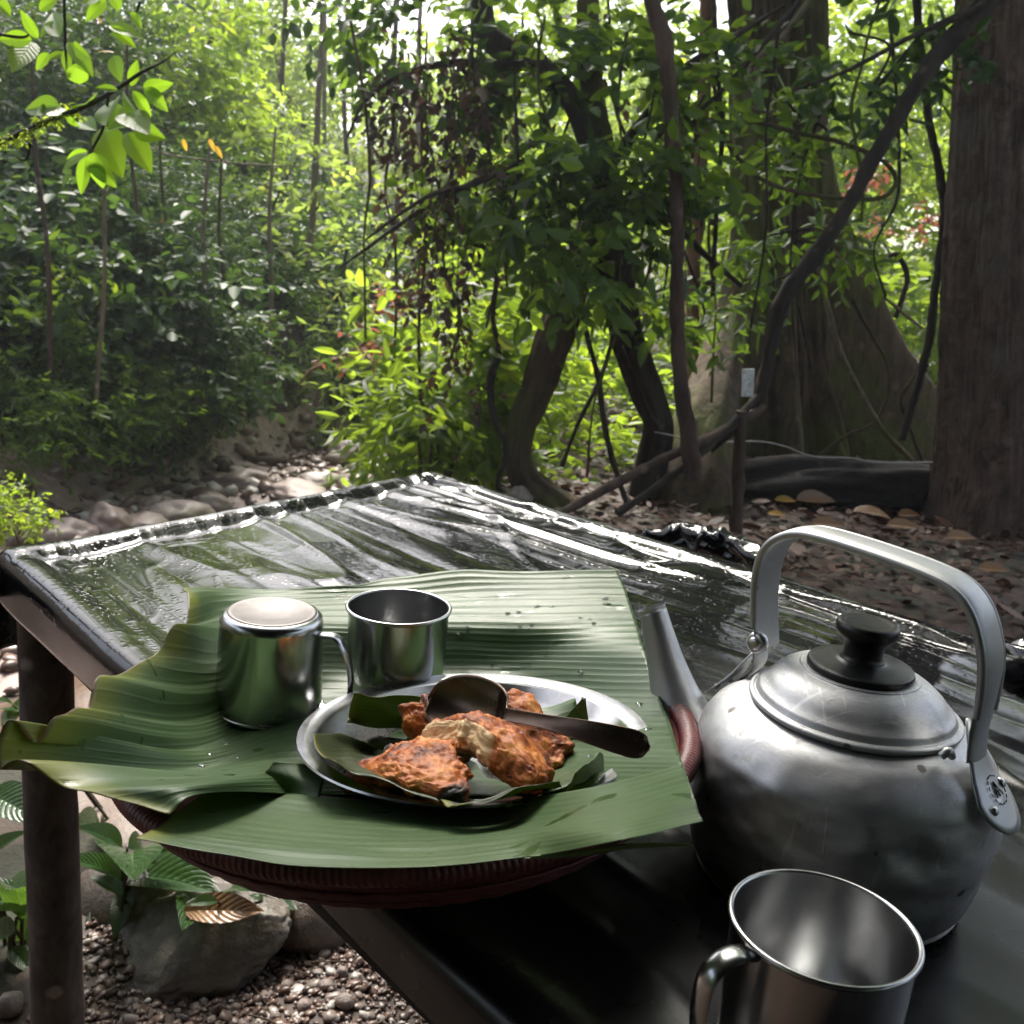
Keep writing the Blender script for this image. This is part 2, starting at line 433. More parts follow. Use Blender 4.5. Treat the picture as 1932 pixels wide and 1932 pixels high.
def mat_banana():
    m, nt, b = base_mat('banana_leaf')
    uv = coords(nt, 'UV'); sep = N(nt, 'ShaderNodeSeparateXYZ'); nt.links.new(uv, sep.inputs[0])
    brd = None
    warp = math_n(nt, 'MULTIPLY', math_n(nt, 'SUBTRACT', tex_noise(nt, coords(nt, 'UV', (2, 6, 1)), 2, 3), .5), .045)
    y = math_n(nt, 'ADD', sep.outputs[1], warp)
    big = math_n(nt, 'SINE', math_n(nt, 'MULTIPLY', y, 2*pi*38))
    vein = math_n(nt, 'POWER', math_n(nt, 'MULTIPLY', math_n(nt, 'ADD', big, 1.0), .5), 6.0)
    fine = tex_noise(nt, coords(nt, 'UV', (3, 420, 1)), 1, 3, .7)
    pat = tex_noise(nt, coords(nt, 'Object'), 9, 5)
    c = ramp(nt, pat, [(.3, (.038, .088, .026)), (.55, (.064, .124, .040)), (.75, (.098, .160, .062))]).outputs[0]
    vein = math_n(nt, 'MULTIPLY', vein, sstep_node(nt, tex_noise(nt, coords(nt, 'UV', (3, 14, 1)), 3, 3), .25, .65))
    c = mixc(nt, math_n(nt, 'MULTIPLY', vein, .42), c, (.22, .28, .16))
    c = mixc(nt, math_n(nt, 'MULTIPLY', sstep_node(nt, tex_noise(nt, coords(nt, 'Object'), 48, 6, .7), .62, .74), .35), c, (.16, .15, .06))
    c = mixc(nt, math_n(nt, 'MULTIPLY', fine, .35), c, (.11, .17, .08))
    # yellowing on the torn left margin, brown line at the cut
    ed = sstep_node(nt, math_n(nt, 'ADD', sep.outputs[0], math_n(nt, 'MULTIPLY', math_n(nt, 'SUBTRACT', pat, .5), .16)), .075, .0)
    c = mixc(nt, math_n(nt, 'MULTIPLY', ed, .65), c, (.30, .30, .035))
    e2 = sstep_node(nt, sep.outputs[0], .006, .0)
    c = mixc(nt, e2, c, (.12, .05, .02))
    # wet blotches: darker, mirror smooth
    wet = sstep_node(nt, tex_noise(nt, coords(nt, 'Object', (1, 1.6, 1)), 26, 3, .5), .665, .69)
    c = mixc(nt, math_n(nt, 'MULTIPLY', wet, .55), c, (.03, .075, .016))
    nt.links.new(c, b.inputs['Base Color'])
    rg = N(nt, 'ShaderNodeMapRange'); rg.inputs[3].default_value = .40; rg.inputs[4].default_value = .08
    nt.links.new(wet, rg.inputs[0]); nt.links.new(rg.outputs[0], b.inputs['Roughness'])
    b.inputs['Specular IOR Level'].default_value = .5
    p = bump(nt, vein, .22, .0009, b); bump(nt, fine, .22, .0006, b, p)
    t = nt.nodes.new('ShaderNodeBsdfTranslucent')
    nt.links.new(mixc(nt, math_n(nt, 'MULTIPLY', vein, .4), (.26, .40, .03), (.12, .2, .02)), t.inputs['Color'])
    mx = nt.nodes.new('ShaderNodeMixShader'); mx.inputs[0].default_value = .22
    nt.links.new(b.outputs[0], mx.inputs[1]); nt.links.new(t.outputs[0], mx.inputs[2])
    nt.links.new(mx.outputs[0], nt.nodes['Material Output'].inputs['Surface'])
    m2 = m.copy(); m2.name = 'cooked_leaf'; MATS['cooked_leaf'] = m2
    for n in m2.node_tree.nodes:
        if n.type == 'VALTORGB':
            for e, col in zip(n.color_ramp.elements, [(.026, .028, .006), (.05, .052, .010), (.09, .09, .018)]): e.color = (*col, 1)
mat_banana()
def soft_banana():
    m = MATS['banana_leaf'].copy(); m.name = 'banana_leaf_soft'; MATS['banana_leaf_soft'] = m
    bs = [n for n in m.node_tree.nodes if n.type == 'BUMP']; bs[0].inputs['Strength'].default_value = .07
    for n in m.node_tree.nodes:
        if n.type == 'VALTORGB':
            for e, col in zip(n.color_ramp.elements, [(.058, .112, .036), (.085, .148, .052), (.12, .185, .075)]): e.color = (*col, 1)
soft_banana()

def mat_weave():
    m, nt, b = base_mat('red_weave')
    v = coords(nt, 'Object')
    n1 = tex_noise(nt, v, 60, 5)
    c = ramp(nt, n1, [(.3, (.10, .022, .024)), (.7, (.22, .055, .052))])
    nt.links.new(c.outputs[0], b.inputs['Base Color']); b.inputs['Roughness'].default_value = .45
    bump(nt, n1, .3, .0008, b)
    return m
mat_weave()

def mat_fritter(name, pale):
    m, nt, b = base_mat(name)
    v = coords(nt, 'Object'); n1 = tex_noise(nt, v, 90, 7, .65); n2 = tex_noise(nt, v, 38, 4, .6); n3 = tex_noise(nt, v, 150, 4)
    c = ramp(nt, math_n(nt, 'ADD', math_n(nt, 'MULTIPLY', n1, .55), math_n(nt, 'MULTIPLY', n2, .45)),
             [(.36, (.07, .015, .005)), (.45, (.26, .06, .012)), (.54, (.54, .155, .028)), (.68, (.80, .36, .09))]).outputs[0]
    at = N(nt, 'ShaderNodeAttribute', attribute_name='tint')   # 0 crust, 1 pale crumb, -1 burnt end
    c = mixc(nt, sstep_node(nt, at.outputs['Fac'], .25, .75), c, mixc(nt, n1, (.70, .42, .18), (.92, .70, .42)))
    c = mixc(nt, sstep_node(nt, math_n(nt, 'ADD', at.outputs['Fac'], math_n(nt, 'MULTIPLY', math_n(nt, 'SUBTRACT', n1, .5), .7)), -.25, -.65), c, (.012, .009, .008))
    nt.links.new(c, b.inputs['Base Color']); b.inputs['Roughness'].default_value = .46
    b.inputs['Specular IOR Level'].default_value = .3
    b.inputs['Subsurface Weight'].default_value = .08; b.inputs['Subsurface Radius'].default_value = (.006, .003, .001)
    p = bump(nt, n1, .45, .003, b); bump(nt, n3, .4, .0010, b, p)
    return m
mat_fritter('fritter', 0)

def mat_soil(name, cols, scale=14, wet=.6, bs=.7, bd=.02):
    m, nt, b = base_mat(name)
    v = coords(nt, 'Object'); n1 = tex_noise(nt, v, scale, 9, .7); n2 = tex_noise(nt, v, scale*.12, 4); n3 = tex_noise(nt, v, scale*7, 5)
    c = ramp(nt, n1, [(.3, cols[0]), (.5, cols[1]), (.72, cols[2])]).outputs[0]
    if len(cols) > 3: c = mixc(nt, sstep_node(nt, n2, .45, .65), c, mixc(nt, n1, tuple(x*.6 for x in cols[3]), cols[3]))
    nt.links.new(c, b.inputs['Base Color']); b.inputs['Roughness'].default_value = wet
    p = bump(nt, n1, bs, bd, b); bump(nt, n3, .5, bd*.25, b, p)
    return m
mat_soil('soil', [(.018, .009, .006), (.05, .026, .017), (.095, .055, .038), (.026, .030, .012)], wet=.8)
mat_soil('sand_path', [(.05, .026, .013), (.095, .052, .028), (.14, .085, .05)], 20, .5, .4, .008)
mat_soil('bed', [(.13, .09, .078), (.29, .205, .18), (.45, .34, .30)], 9, .5)
mat_soil('gravel_soil', [(.02, .012, .008), (.055, .032, .022), (.11, .07, .052)], 45, .55, .8, .006)
def mat_rock(name, cols, rough=.5, scale=9, wetv=0):
    m, nt, b = base_mat(name)
    oi = N(nt, 'ShaderNodeObjectInfo')
    v = coords(nt, 'Object'); n1 = tex_noise(nt, v, scale, 9, .68); n2 = tex_noise(nt, v, scale*.3, 4)
    c = ramp(nt, n1, [(.3, cols[0]), (.5, cols[1]), (.72, cols[2])]).outputs[0]
    if len(cols) > 3: c = mixc(nt, math_n(nt, 'MULTIPLY', sstep_node(nt, n2, .45, .62), .6), c, cols[3])
    c = mixc(nt, math_n(nt, 'MULTIPLY', oi.outputs['Random'], .45), c, mixc(nt, n1, (.10, .06, .05), (.30, .19, .16)))
    nt.links.new(c, b.inputs['Base Color'])
    if wetv:
        rg = N(nt, 'ShaderNodeMapRange'); rg.inputs[1].default_value = .35; rg.inputs[2].default_value = .65; rg.inputs[3].default_value = .10; rg.inputs[4].default_value = rough
        nt.links.new(n1, rg.inputs[0]); nt.links.new(rg.outputs[0], b.inputs['Roughness'])
    else: b.inputs['Roughness'].default_value = rough
    p = bump(nt, n1, .6, .012, b); bump(nt, tex_noise(nt, v, scale*9, 5), .4, .002, b, p)
    return m
mat_rock('rock_wet', [(.03, .028, .023), (.085, .08, .068), (.19, .18, .155), (.08, .072, .038)], .34, 20, 1)
mat_rock('boulder', [(.13, .10, .09), (.28, .225, .20), (.44, .37, .335), (.16, .15, .085)], .5, 6)
mat_rock('pebble', [(.10, .08, .07), (.24, .19, .165), (.46, .40, .36)], .38, 30)
def mat_pebbles():
    m, nt, b = base_mat('pebble_mix')
    at = N(nt, 'ShaderNodeAttribute', attribute_name='tint')
    c = ramp(nt, at.outputs['Fac'], [(0, (.028, .016, .011)), (.4, (.085, .047, .033)), (.66, (.15, .09, .066)), (.85, (.21, .165, .14)), (1, (.42, .38, .34))])
    nt.links.new(c.outputs[0], b.inputs['Base Color']); b.inputs['Roughness'].default_value = .38
    bump(nt, tex_noise(nt, coords(nt, 'Object'), 200, 4), .3, .001, b)
mat_pebbles()
def mat_water_drop():
    m, nt, b = base_mat('water'); b.inputs['Roughness'].default_value = .02; b.inputs['Transmission Weight'].default_value = 1.0
    b.inputs['IOR'].default_value = 1.33; b.inputs['Base Color'].default_value = (1, 1, 1, 1)
mat_water_drop()

# ------------------------------------------------------------------ ground
rng = np.random.default_rng(7)
def bank_x(y): return np.interp(y, [-5, 1, 3, 4.5, 5.5, 6.4, 7.1, 8.2, 10, 14, 30], [-3.4, -3.2, -3.0, -2.75, -2.5, -2.25, -2.05, -1.55, -1.1, -.9, -1.0])
def H(x, y):
    x = np.asarray(x, float); y = np.asarray(y, float)
    xl = bank_x(y); d = x-xl                       # metres right of the left bank
    w = np.interp(y, [0, 3, 5, 8, 12], [1.2, 1.3, 1.5, 1.3, 1.2])
    bed = -.42*sstep(-.15, .25, d)*(1-sstep(w, w+.9, d))*sstep(.6, 2.4, y)
    left = np.where(d < 0, -d, 0)
    hill = .85*left+.30*sstep(0, .5, left)-.4*sstep(4, 9, left)*left*.4
    hill = 5.5*(1-np.exp(-hill/5.5))
    far = .05*np.clip(y-9, 0, 30)+.02*np.clip(x-2, 0, None)*np.clip(y-6, 0, 5)
    rough = .05*fbm(x*.9, y*.9, 3)*sstep(2.0, 5, y)+.012*fbm(x*5, y*5, 9)
    return bed+hill+far+rough
def terrain():
    xs = np.concatenate([np.linspace(-40, -9, 20), np.linspace(-8.8, 7, 200), np.linspace(7.4, 40, 20)])
    ys = np.concatenate([np.linspace(-12, 0, 16), np.linspace(.12, 13, 170), np.linspace(13.4, 70, 40)])
    X, Y = np.meshgrid(xs, ys, indexing='ij')
    m = MB().grid(np.stack([X, Y, H(X, Y)], -1)[:, ::-1])
    o = m.build('ground', MATS['soil']); tag(o, kind='structure')
terrain()
# the stony stream bed: a sheet of paler grit just above the ground
def bed_sheet():
    ys = np.linspace(1.6, 13, 150); ds = np.linspace(.04, 1.0, 40)
    Y, D = np.meshgrid(ys, ds, indexing='ij')
    w = np.interp(Y, [0, 3, 5, 8, 12], [1.5, 1.6, 1.85, 1.7, 1.6])+.15*vnoise(Y*1.3, Y*0+2, 5)
    X = bank_x(Y)+D*w-.05+.1*vnoise(Y*1.7, Y*0, 8)*(D < .2)
    o = MB().grid(np.stack([X, Y, H(X, Y)+.012-.10*sstep(.86, 1.0, D)], -1)[:, ::-1]).build('stream_bed', MATS['bed']); tag(o, kind='structure')
bed_sheet()
def gravel_sheet():
    x, y = np.meshgrid(np.linspace(-.75, .7, 50), np.linspace(.7, 1.72, 40), indexing='ij')
    e = np.minimum(np.minimum(x+.75, .7-x), np.minimum(y-.7, 1.72-y))+.05*vnoise(x*9, y*9, 4)
    o = MB().grid(np.stack([x, y, H(x, y)+.008-.05*sstep(.09, .0, e)], -1)[:, ::-1]).build('gravel_ground', MATS['gravel_soil']); tag(o, kind='structure')
    x, y = np.meshgrid(np.linspace(-2.6, -.35, 90), np.linspace(1.62, 3.1, 60), indexing='ij'); e = np.minimum(np.minimum(x+2.6, -.35-x), np.minimum(y-1.62, 3.1-y))*.8+.12*vnoise(x*4, y*4, 6)+.05*vnoise(x*12, y*12, 7)
    o = MB().grid(np.stack([x, y, H(x, y)+.006-.05*sstep(.16, .0, e)], -1)[:, ::-1]).build('sand_path', MATS['sand_path']); tag(o, kind='structure')
gravel_sheet()

def gz(x, y): return float(H(x, y))
def rock_mesh(name, r, seed, mat, sub=4, amp=.22, flat=None):
    import bmesh
    bm = bmesh.new(); bmesh.ops.create_icosphere(bm, subdivisions=sub, radius=1)
    for v in bm.verts:
        p = v.co.copy(); q = p*1.1+Vector((seed*7.3, seed*3.1, seed*5.7))
        d = 1+amp*mnoise.noise(q)+amp*.5*mnoise.noise(q*2.3)+amp*.18*mnoise.noise(q*6)
        # chop a few planes for angular faces
        for k in range(5):
            n = Vector((sin(seed*3+k*2.1), cos(seed*5+k*1.7), sin(seed+k*2.9))).normalized()
            e = p.dot(n)*d
            if e > .72: d *= (.72+(e-.72)*.35)/e
        v.co = p*d; v.co.x *= r[0]; v.co.y *= r[1]; v.co.z *= r[2]
    me = bpy.data.meshes.new(name); bm.to_mesh(me); bm.free()
    me.polygons.foreach_set('use_smooth', np.ones(len(me.polygons), bool)); me.materials.append(mat); return me

# boulders of the stream bed: (px, py of the middle, size in px wide, high)
BOULD = [(655, 858, 75, 55, 'large rounded pale boulder upstream beside the lime shrub'), (600, 905, 70, 40, 'pale boulder in mid stream bed below the rounded upstream boulder'),
         (560, 925, 110, 38, 'low broad boulder in the middle of the stream bed'), (460, 905, 75, 50, 'grey boulder right of the fallen log on the stream bed'),
         (520, 950, 120, 36, 'flat pinkish slab behind the middle of the tarp edge'), (400, 945, 70, 50, 'angular boulder at the foot of the left bank shrubs'),
         (345, 970, 95, 60, 'rounded grey boulder on the left of the stream bed'), (275, 985, 80, 40, 'flat stone lying left of the rounded grey boulder'),
         (205, 990, 80, 60, 'dark mossy boulder near the left tarp corner'), (120, 1010, 90, 60, 'dark wet boulder beside the small bright bush'),
         (430, 985, 80, 40, 'pale stone just above the tarp edge, third from the left'), (680, 905, 80, 36, 'flat pale stone beneath the lime shrub'),
         (620, 950, 60, 26, 'small pale stone touching the tarp edge line'), (500, 860, 30, 18, 'small grey stone behind the fallen log'), (740, 905, 60, 40, 'pale boulder half hidden under the lime shrub'),
         (975, 935, 55, 50, 'pale boulder behind the far corner of the tarp'), (720, 860, 50, 30, 'pink stone upstream at the right side of the bed'), (560, 880, 45, 20, 'small pink stone upstream of the middle boulder')]
for i, (bx, by, bw, bh, lab) in enumerate(BOULD):
    p = PZ(bx, by, -.36) if bx < 800 else PZ(bx, by, .03)
    D = float((p-O)@vF); rx = bw/1932*D*.66; rz = bh/1932*D*.55
    p[2] = float(H(p[0], p[1]))+rz*.45
    o = put('boulder', rock_mesh('boulder', (rx, rx*.85, rz), i+1.3, MATS['boulder'], 4, .38)); o.location = p; o.rotation_euler = (0, 0, i*1.1)
    tag(o, lab, 'boulder', 'boulders in the stream bed')

def ico():
    import bmesh
    bm = bmesh.new(); bmesh.ops.create_icosphere(bm, subdivisions=2, radius=1)
    V = np.array([v.co[:] for v in bm.verts]); F = np.array([[v.index for v in f.verts] for f in bm.faces]); bm.free(); return V, F
ICO_V, ICO_F = ico()
def pebble_field(name, P, R, mat, kind='stuff', seed=1, tlow=0.0):
    g = np.random.default_rng(seed); n = len(P); nv = len(ICO_V)
    sq = np.stack([R*g.uniform(.8, 1.3, n), R*g.uniform(.7, 1.1, n), R*g.uniform(.4, .75, n)], -1)
    a = g.uniform(0, 2*pi, n); c, s = np.cos(a), np.sin(a)
    V = ICO_V[None]*(1+.16*g.standard_normal((n, nv, 1)))*sq[:, None]
    x = V[..., 0]*c[:, None]-V[..., 1]*s[:, None]; y = V[..., 0]*s[:, None]+V[..., 1]*c[:, None]
    tl = g.normal(0, .3, n)[:, None]
    V = np.stack([x, y, V[..., 2]+tl*x], -1)+P[:, None]
    F = (ICO_F[None]+np.arange(n)[:, None, None]*nv).reshape(-1, 3)
    t = np.repeat(np.clip(g.beta(1.3, 1.6, n)+tlow, 0, 1), nv)
    o = put(name, np_mesh(name, V, F, mat, True, t)); return tag(o, kind=kind)
g = np.random.default_rng(3)
n = 9000; X = g.uniform(-.62, .22, n); Y = g.uniform(.95, 1.68, n)
o = pebble_field('gravel', np.stack([X, Y, H(X, Y)+.010], -1), g.lognormal(-5.5, .5, n).clip(.0016, .011), MATS['pebble_mix'], tlow=.08)
tag(o, 'wet brown and grey gravel covering the ground under the table', 'gravel')
n = 2200; Y = g.uniform(3.0, 11, n); X = bank_x(Y)+g.uniform(.02, 1, n)*1.75
o = pebble_field('stream_pebbles', np.stack([X, Y, H(X, Y)+.02], -1), g.lognormal(-3.5, .55, n).clip(.012, .10), MATS['pebble_mix'], seed=5, tlow=.22)
tag(o, 'pinkish pebbles strewn between the boulders of the stream bed', 'pebbles')
m = MB(); gt = np.random.default_rng(33)
for _ in range(70):
    x, y = gt.uniform(-.6, .15), gt.uniform(1.0, 1.66); a = gt.uniform(0, pi); l = gt.uniform(.015, .06); z = gz(x, y)+.016
    m.tube([(x-l*cos(a), y-l*sin(a), z), (x, y, z+.003), (x+l*cos(a+.2), y+l*sin(a+.2), z)], gt.uniform(.0006, .0018), 5, res=5)
tag(m.build('twigs', MATS['bark_brown']), 'broken twigs scattered over the gravel', 'twigs', kind='stuff')
gt = np.random.default_rng(34); n = 260; X = gt.uniform(-.62, .2, n); Y = gt.uniform(.95, 1.68, n)
# larger pebbles one can pick out, on the gravel under the table edge
PEB = [(560, 1765, 42, 20), (590, 1785, 22, 16), (612, 1800, 26, 18), (640, 1765, 22, 16), (545, 1818, 30, 16), (540, 1855, 28, 22), (600, 1835, 22, 16),
       (500, 1870, 26, 18), (445, 1890, 24, 20), (615, 1865, 30, 22), (645, 1840, 26, 26), (575, 1900, 32, 26), (520, 1915, 24, 18), (460, 1925, 26, 22),
       (400, 1910, 22, 18), (650, 1900, 40, 34), (490, 1835, 20, 14), (20, 1895, 55, 60)]
for i, (bx, by, bw, bh) in enumerate(PEB):
    p = PZ(bx, by, .015); D = float((p-O)@vF); rx = bw/1932*D*.55; rz = bh/1932*D*.5
    p[2] = float(H(p[0], p[1]))+.008+rz*.45
    o = put('pebble', rock_mesh('pebble', (rx, rx*.8, rz), 40+i*1.7, MATS['pebble'], 2, .15)); o.location = p; o.rotation_euler = (0, 0, i*2.1)
    if i == 0: tag(o, 'smooth reddish brown pebble touching the large wet rock', 'pebble', 'pebbles on the gravel')
    elif i == len(PEB)-1: tag(o, 'reddish stone in the bottom left corner beside the post', 'stone')
    else: tag(o, 'thumb sized pale pebble among the gravel below the tarp edge', 'pebble', 'pebbles on the gravel')
# large wet rock with a dead leaf
pr = PZ(370, 1850, .0); D = float((pr-O)@vF)
ROCK = np.array([pr[0]-.012, pr[1]+.06, .028])
import bmesh
def big_rock():
    bm = bmesh.new(); bmesh.ops.create_icosphere(bm, subdivisions=6, radius=1)
    for v in bm.verts:
        p = v.co.copy(); q = p*.9+Vector((3.3, 8.1, 1.7))
        d = 1+.16*mnoise.noise(q)+.10*mnoise.noise(q*2.2)+.06*mnoise.noise(q*5.0)+.030*mnoise.noise(q*12)+.014*mnoise.noise(q*27)
        c = p*d
        # ridge slanting from the low left end up to the top, a flat wet face towards the camera
        for nn, lim in ((Vector((-.62, -.35, .7)).normalized(), .62), (Vector((.35, -.8, .45)).normalized(), .66), (Vector((.75, .2, .6)).normalized(), .74)):
            e = c.dot(nn)
            if e > lim: c -= nn*(e-lim)*.8
        v.co = Vector((c.x*.156, c.y*.110, c.z*.074))
    me = bpy.data.meshes.new('rock'); bm.to_mesh(me); bm.free()
    me.polygons.foreach_set('use_smooth', np.ones(len(me.polygons), bool)); me.materials.append(MATS['rock_wet'])
    o = put('rock', me); o.location = ROCK; o.rotation_euler = (0, radians(-18), radians(14))
    from mathutils.bvhtree import BVHTree
    bpy.context.view_layer.update(); mw = o.matrix_world
    tag(o, 'large wet grey rock with a dead leaf on it', 'rock')
    return BVHTree.FromPolygons([mw @ v.co for v in me.vertices], [tuple(p.vertices) for p in me.polygons])
ROCKT = big_rock()
o = put('rock', rock_mesh('rock', (.10, .07, .06), 9.2, MATS['rock_wet'], 3)); o.location = PZ(575, 1735, .03); tag(o, 'dark stone half hidden behind the bowl and tarp edge', 'rock')
o = put('rock', rock_mesh('rock', (.12, .08, .09), 5.2, MATS['rock_wet'], 3)); o.location = PZ(235, 1790, .02)+np.array([-.02, .12, -.02]); tag(o, 'brown stone tucked behind the large wet rock', 'rock')

# ------------------------------------------------------------------ table with its plastic sheet
TZ = .75
LC = PZ(14, 1044, TZ)[:2]; FC = PZ(815, 893, TZ)[:2]
dl = nrm(np.array([.677, -.736])); dr = nrm(np.array([.735, -.678]))
RC = FC+dr*2.1; NC = LC+dl*2.25
EDGE_R = .015
def tarp():
    su = np.concatenate([np.linspace(-.13, -.002, 30), np.linspace(0, 1.55, 420), np.linspace(1.56, 2.2, 40)])   # along the long side
    sv = np.concatenate([np.linspace(-.046, -.002, 24), np.linspace(0, 1, 230), 1+np.linspace(.002, .10, 24)])
    U, V = np.meshgrid(su, sv, indexing='ij')
    LEN = 2.1; WID = .79
    def fold(d):                                    # d >= 0 on the sheet; below 0 the sheet turns down over the edge pole
        a = np.clip(-d/EDGE_R, 0, pi/2); rest = np.clip(-d-EDGE_R*pi/2, 0, None)
        return np.where(d >= 0, d, -EDGE_R*np.sin(a)), np.where(d >= 0, 0, -EDGE_R*(1-np.cos(a))-rest)
    u, zu = fold(U)
    dv0, z0 = fold(V*WID*np.where(V < 0, (1+.35*sstep(.55, .0, U))/WID, 1)); dv1, z1 = fold((1-V)*np.where(V > 1, 1, WID))
    v = np.where(V < .5, dv0/WID, 1-dv1/WID)
    zz = zu+np.where(V < .5, z0, z1)
    uu = (u/LEN)
    P = (LC[None, None]*(1-uu[..., None])+NC*uu[..., None])*(1-v[..., None])+(FC[None, None]*(1-uu[..., None])+RC*uu[..., None])*v[..., None]
    x = U; y = V*WID
    inside = sstep(-.02, .03, U)*sstep(-.02, .03, y)*sstep(-.02, .03, WID-y)
    # edge poles stand a little proud, the sheet sags between them
    pole = .010*np.exp(-(y/.03)**2)+.004*np.exp(-((WID-y)/.016)**2)+.004*np.exp(-(U/.016)**2)
    sag = -.010*inside
    # slats under the sheet, and drag folds running with them
    wy = y+.020*vnoise(x*2.2, y*4, 2)
    slat = (.0022+.0016*vnoise(x*3, y*9, 71))*np.abs(np.sin((wy+.012*vnoise(x*.7, y*7, 72))*pi/.066))**.7
    dragx = x*1.6+.6*vnoise(x*1.5, y*3, 4); dragy = y*17+1.2*vnoise(x*2.5, y*5, 6)
    drag = .0062*(1-np.abs(vnoise(dragx, dragy*.8, 11)))**2+.0010*(1-np.abs(vnoise(dragx*1.7, dragy*2.0, 12)))**2
    # crumples gather near the far edges and the corner
    near = np.exp(-((WID-y)/.10)**2)+.45*np.exp(-(U/.10)**2)+.35
    cr = .0048*(1-np.abs(vnoise(x*7+2*vnoise(x*5, y*5, 3), y*15, 21)))**4*(near-.2)*.8+.0015*(1-np.abs(vnoise(x*18, y*26, 22)))**3*(near-.25)
    # diagonal creases from the far corner
    dc = np.abs((WID-y)-.6*U+.05*vnoise(x*4, y*4, 31)); cr = cr+.008*np.exp(-(dc/.012)**2)*np.exp(-U/.35)
    hemz = .006*np.exp(-((y-.055)/.006)**2)*0
    groove = -.004*np.exp(-((WID-y-.03)/.010)**2)-.003*np.exp(-((U-.03)/.010)**2)
    edgew = 0 if True else .006*vnoise(x*18, y*0+1, 41)*np.exp(-(y/.05)**2)
    away = sstep(.30, .75, P[..., 1]-.15*np.clip(P[..., 0], 0, 1))
    slat = slat*(.15+.85*away)*sstep(.03, .12, U); drag = drag*(.22+.78*away); cr = cr*away
    Z = TZ+zz+inside*(pole+sag+slat+drag+cr+groove)+pole*(1-inside)*.3
    out = (1-inside)*(.004*vnoise(x*4+y*3, y*4, 51)+.0010*vnoise(x*14, y*14, 52))
    # clear the tray and kettle: the sheet lies flatter where things stand
    P3 = np.concatenate([P, Z[..., None]], -1)
    flat = np.maximum(np.exp(-(((P3[..., 0]+.06)/.17)**2+((P3[..., 1]-.62)/.17)**2)**2), np.exp(-(((P3[..., 0]-.235)/.16)**2+((P3[..., 1]-.55)/.26)**2)**2))
    P3[..., 2] = np.where(inside > .2, TZ+(P3[..., 2]-TZ)*(1-.8*flat)-.004*flat, P3[..., 2])
    nd = nrm(np.array([-.8, -.6])); 
    P3[..., :2] += out[..., None]*nd
    wet = sstep(.66, .98, P3[..., 1]-.25*np.clip(P3[..., 0]+.15, 0, 1)+.08*vnoise(x*6, y*6, 61))
    wet = wet*np.where(V < -.02, .15, 1.0)
    a, b = P3.shape[:2]; I = np.arange(a*b).reshape(a, b)
    Q = np.stack([I[:-1, :-1], I[:-1, 1:], I[1:, 1:], I[1:, :-1]], -1).reshape(-1, 4)[:, ::-1]
    me = np_mesh('tarp', P3.reshape(-1, 3), Q, MATS['tarp'], True, wet.ravel())
    o = put('tarp', me); s = o.modifiers.new('thick', 'SOLIDIFY'); s.thickness = .0012
    return tag(o, 'wrinkled black plastic sheet, wet with rain, stretched over the table', 'tarp')
tarp()
def table():
    pt = PY(84, 1165, 1.075); pb = PY(110, 1932, 1.075); d = nrm(pb-pt); base = pt+d*((pt[2]+.02)/-d[2])
    t = empty('table', (LC[0], LC[1], 0), 'rough pole table under the black plastic sheet', 'table')
    MB().tube([pt+[0, 0, .02], pt*.6+base*.4, pt*.25+base*.75, base], [.029, .0295, .031, .033], 24, res=40, lump=.045, seed=3).build('leg', MATS['post_bark'], t)
    for (x, y) in (FC+np.array([-.015, -.07]), NC+np.array([.03, .05]), RC+np.array([-.05, -.05])):
        MB().tube([(x, y, TZ-.03), (x+.01, y, .35), (x, y+.01, -.05)], [.024, .026, .027], 16, res=20, lump=.05, seed=5).build('leg', MATS['post_bark'], t)
    def rail(a, b, z, e0=.0, e1=.0, r=.021):
        a = np.array([*a, z]); b = np.array([*b, z]); d = nrm(b-a)
        MB().tube([a-d*e0, (a+b)/2+[0, 0, .004], b+d*e1], r, 12, res=14, lump=.03).build('rail', MATS['bark_dark'], t)
    ins = np.array([.0, .0])
    rail(LC+nrm(FC-LC)*.03, FC-nrm(FC-LC)*.03, TZ-.028, .12, .0)
    rail(LC+dl*.05+nrm(FC-LC)*.028, NC+nrm(FC-LC)*.028, TZ-.072, 0, 0, .019)
    rail(FC+dr*.03-nrm(FC-LC)*.03, RC, TZ-.068, 0, 0, .019)
    nslat = 12
    for i in range(nslat):
        f = .08+.84*i/(nslat-1); a = LC*(1-f)+FC*f+dl*.04; b = NC*(1-f)+RC*f
        A = np.array([*a, TZ-.024]); B = np.array([*b, TZ-.024])
        MB().tube([A, (A+B)/2, B], .012, 8, res=6).build('slat', MATS['bark_brown'], t)
table()
# bundled plastic beyond the right edge
def bundle(name, label, pts, r, seed, flat=.6):
    m = MB().tube(pts, r, 28, res=60, lump=.35, seed=seed)
    V = np.vstack(m.V); c = V.mean(0); 
    V = V+np.stack([.006*vnoise(V[:, 0]*60, V[:, 2]*60, 3), .006*vnoise(V[:, 1]*60, V[:, 2]*50, 4), .010*(1-np.abs(vnoise(V[:, 0]*40, V[:, 1]*40, 5)))**2], -1)
    m.V = [V]
    me = m.mesh(name, MATS['tarp']); a = me.attributes.new('tint', 'FLOAT', 'POINT'); a.data.foreach_set('value', np.ones(len(me.vertices), np.float32))
    return tag(put(name, me), label, 'plastic')
bundle('plastic_bundle', 'knotted bundle of black plastic behind the right table edge', [PY(1215, 1022, 1.55), PY(1290, 1020, 1.53), PY(1350, 1032, 1.5), PY(1420, 1058, 1.44), PY(1450, 1080, 1.40)], [.014, .022, .022, .018, .01], 3)
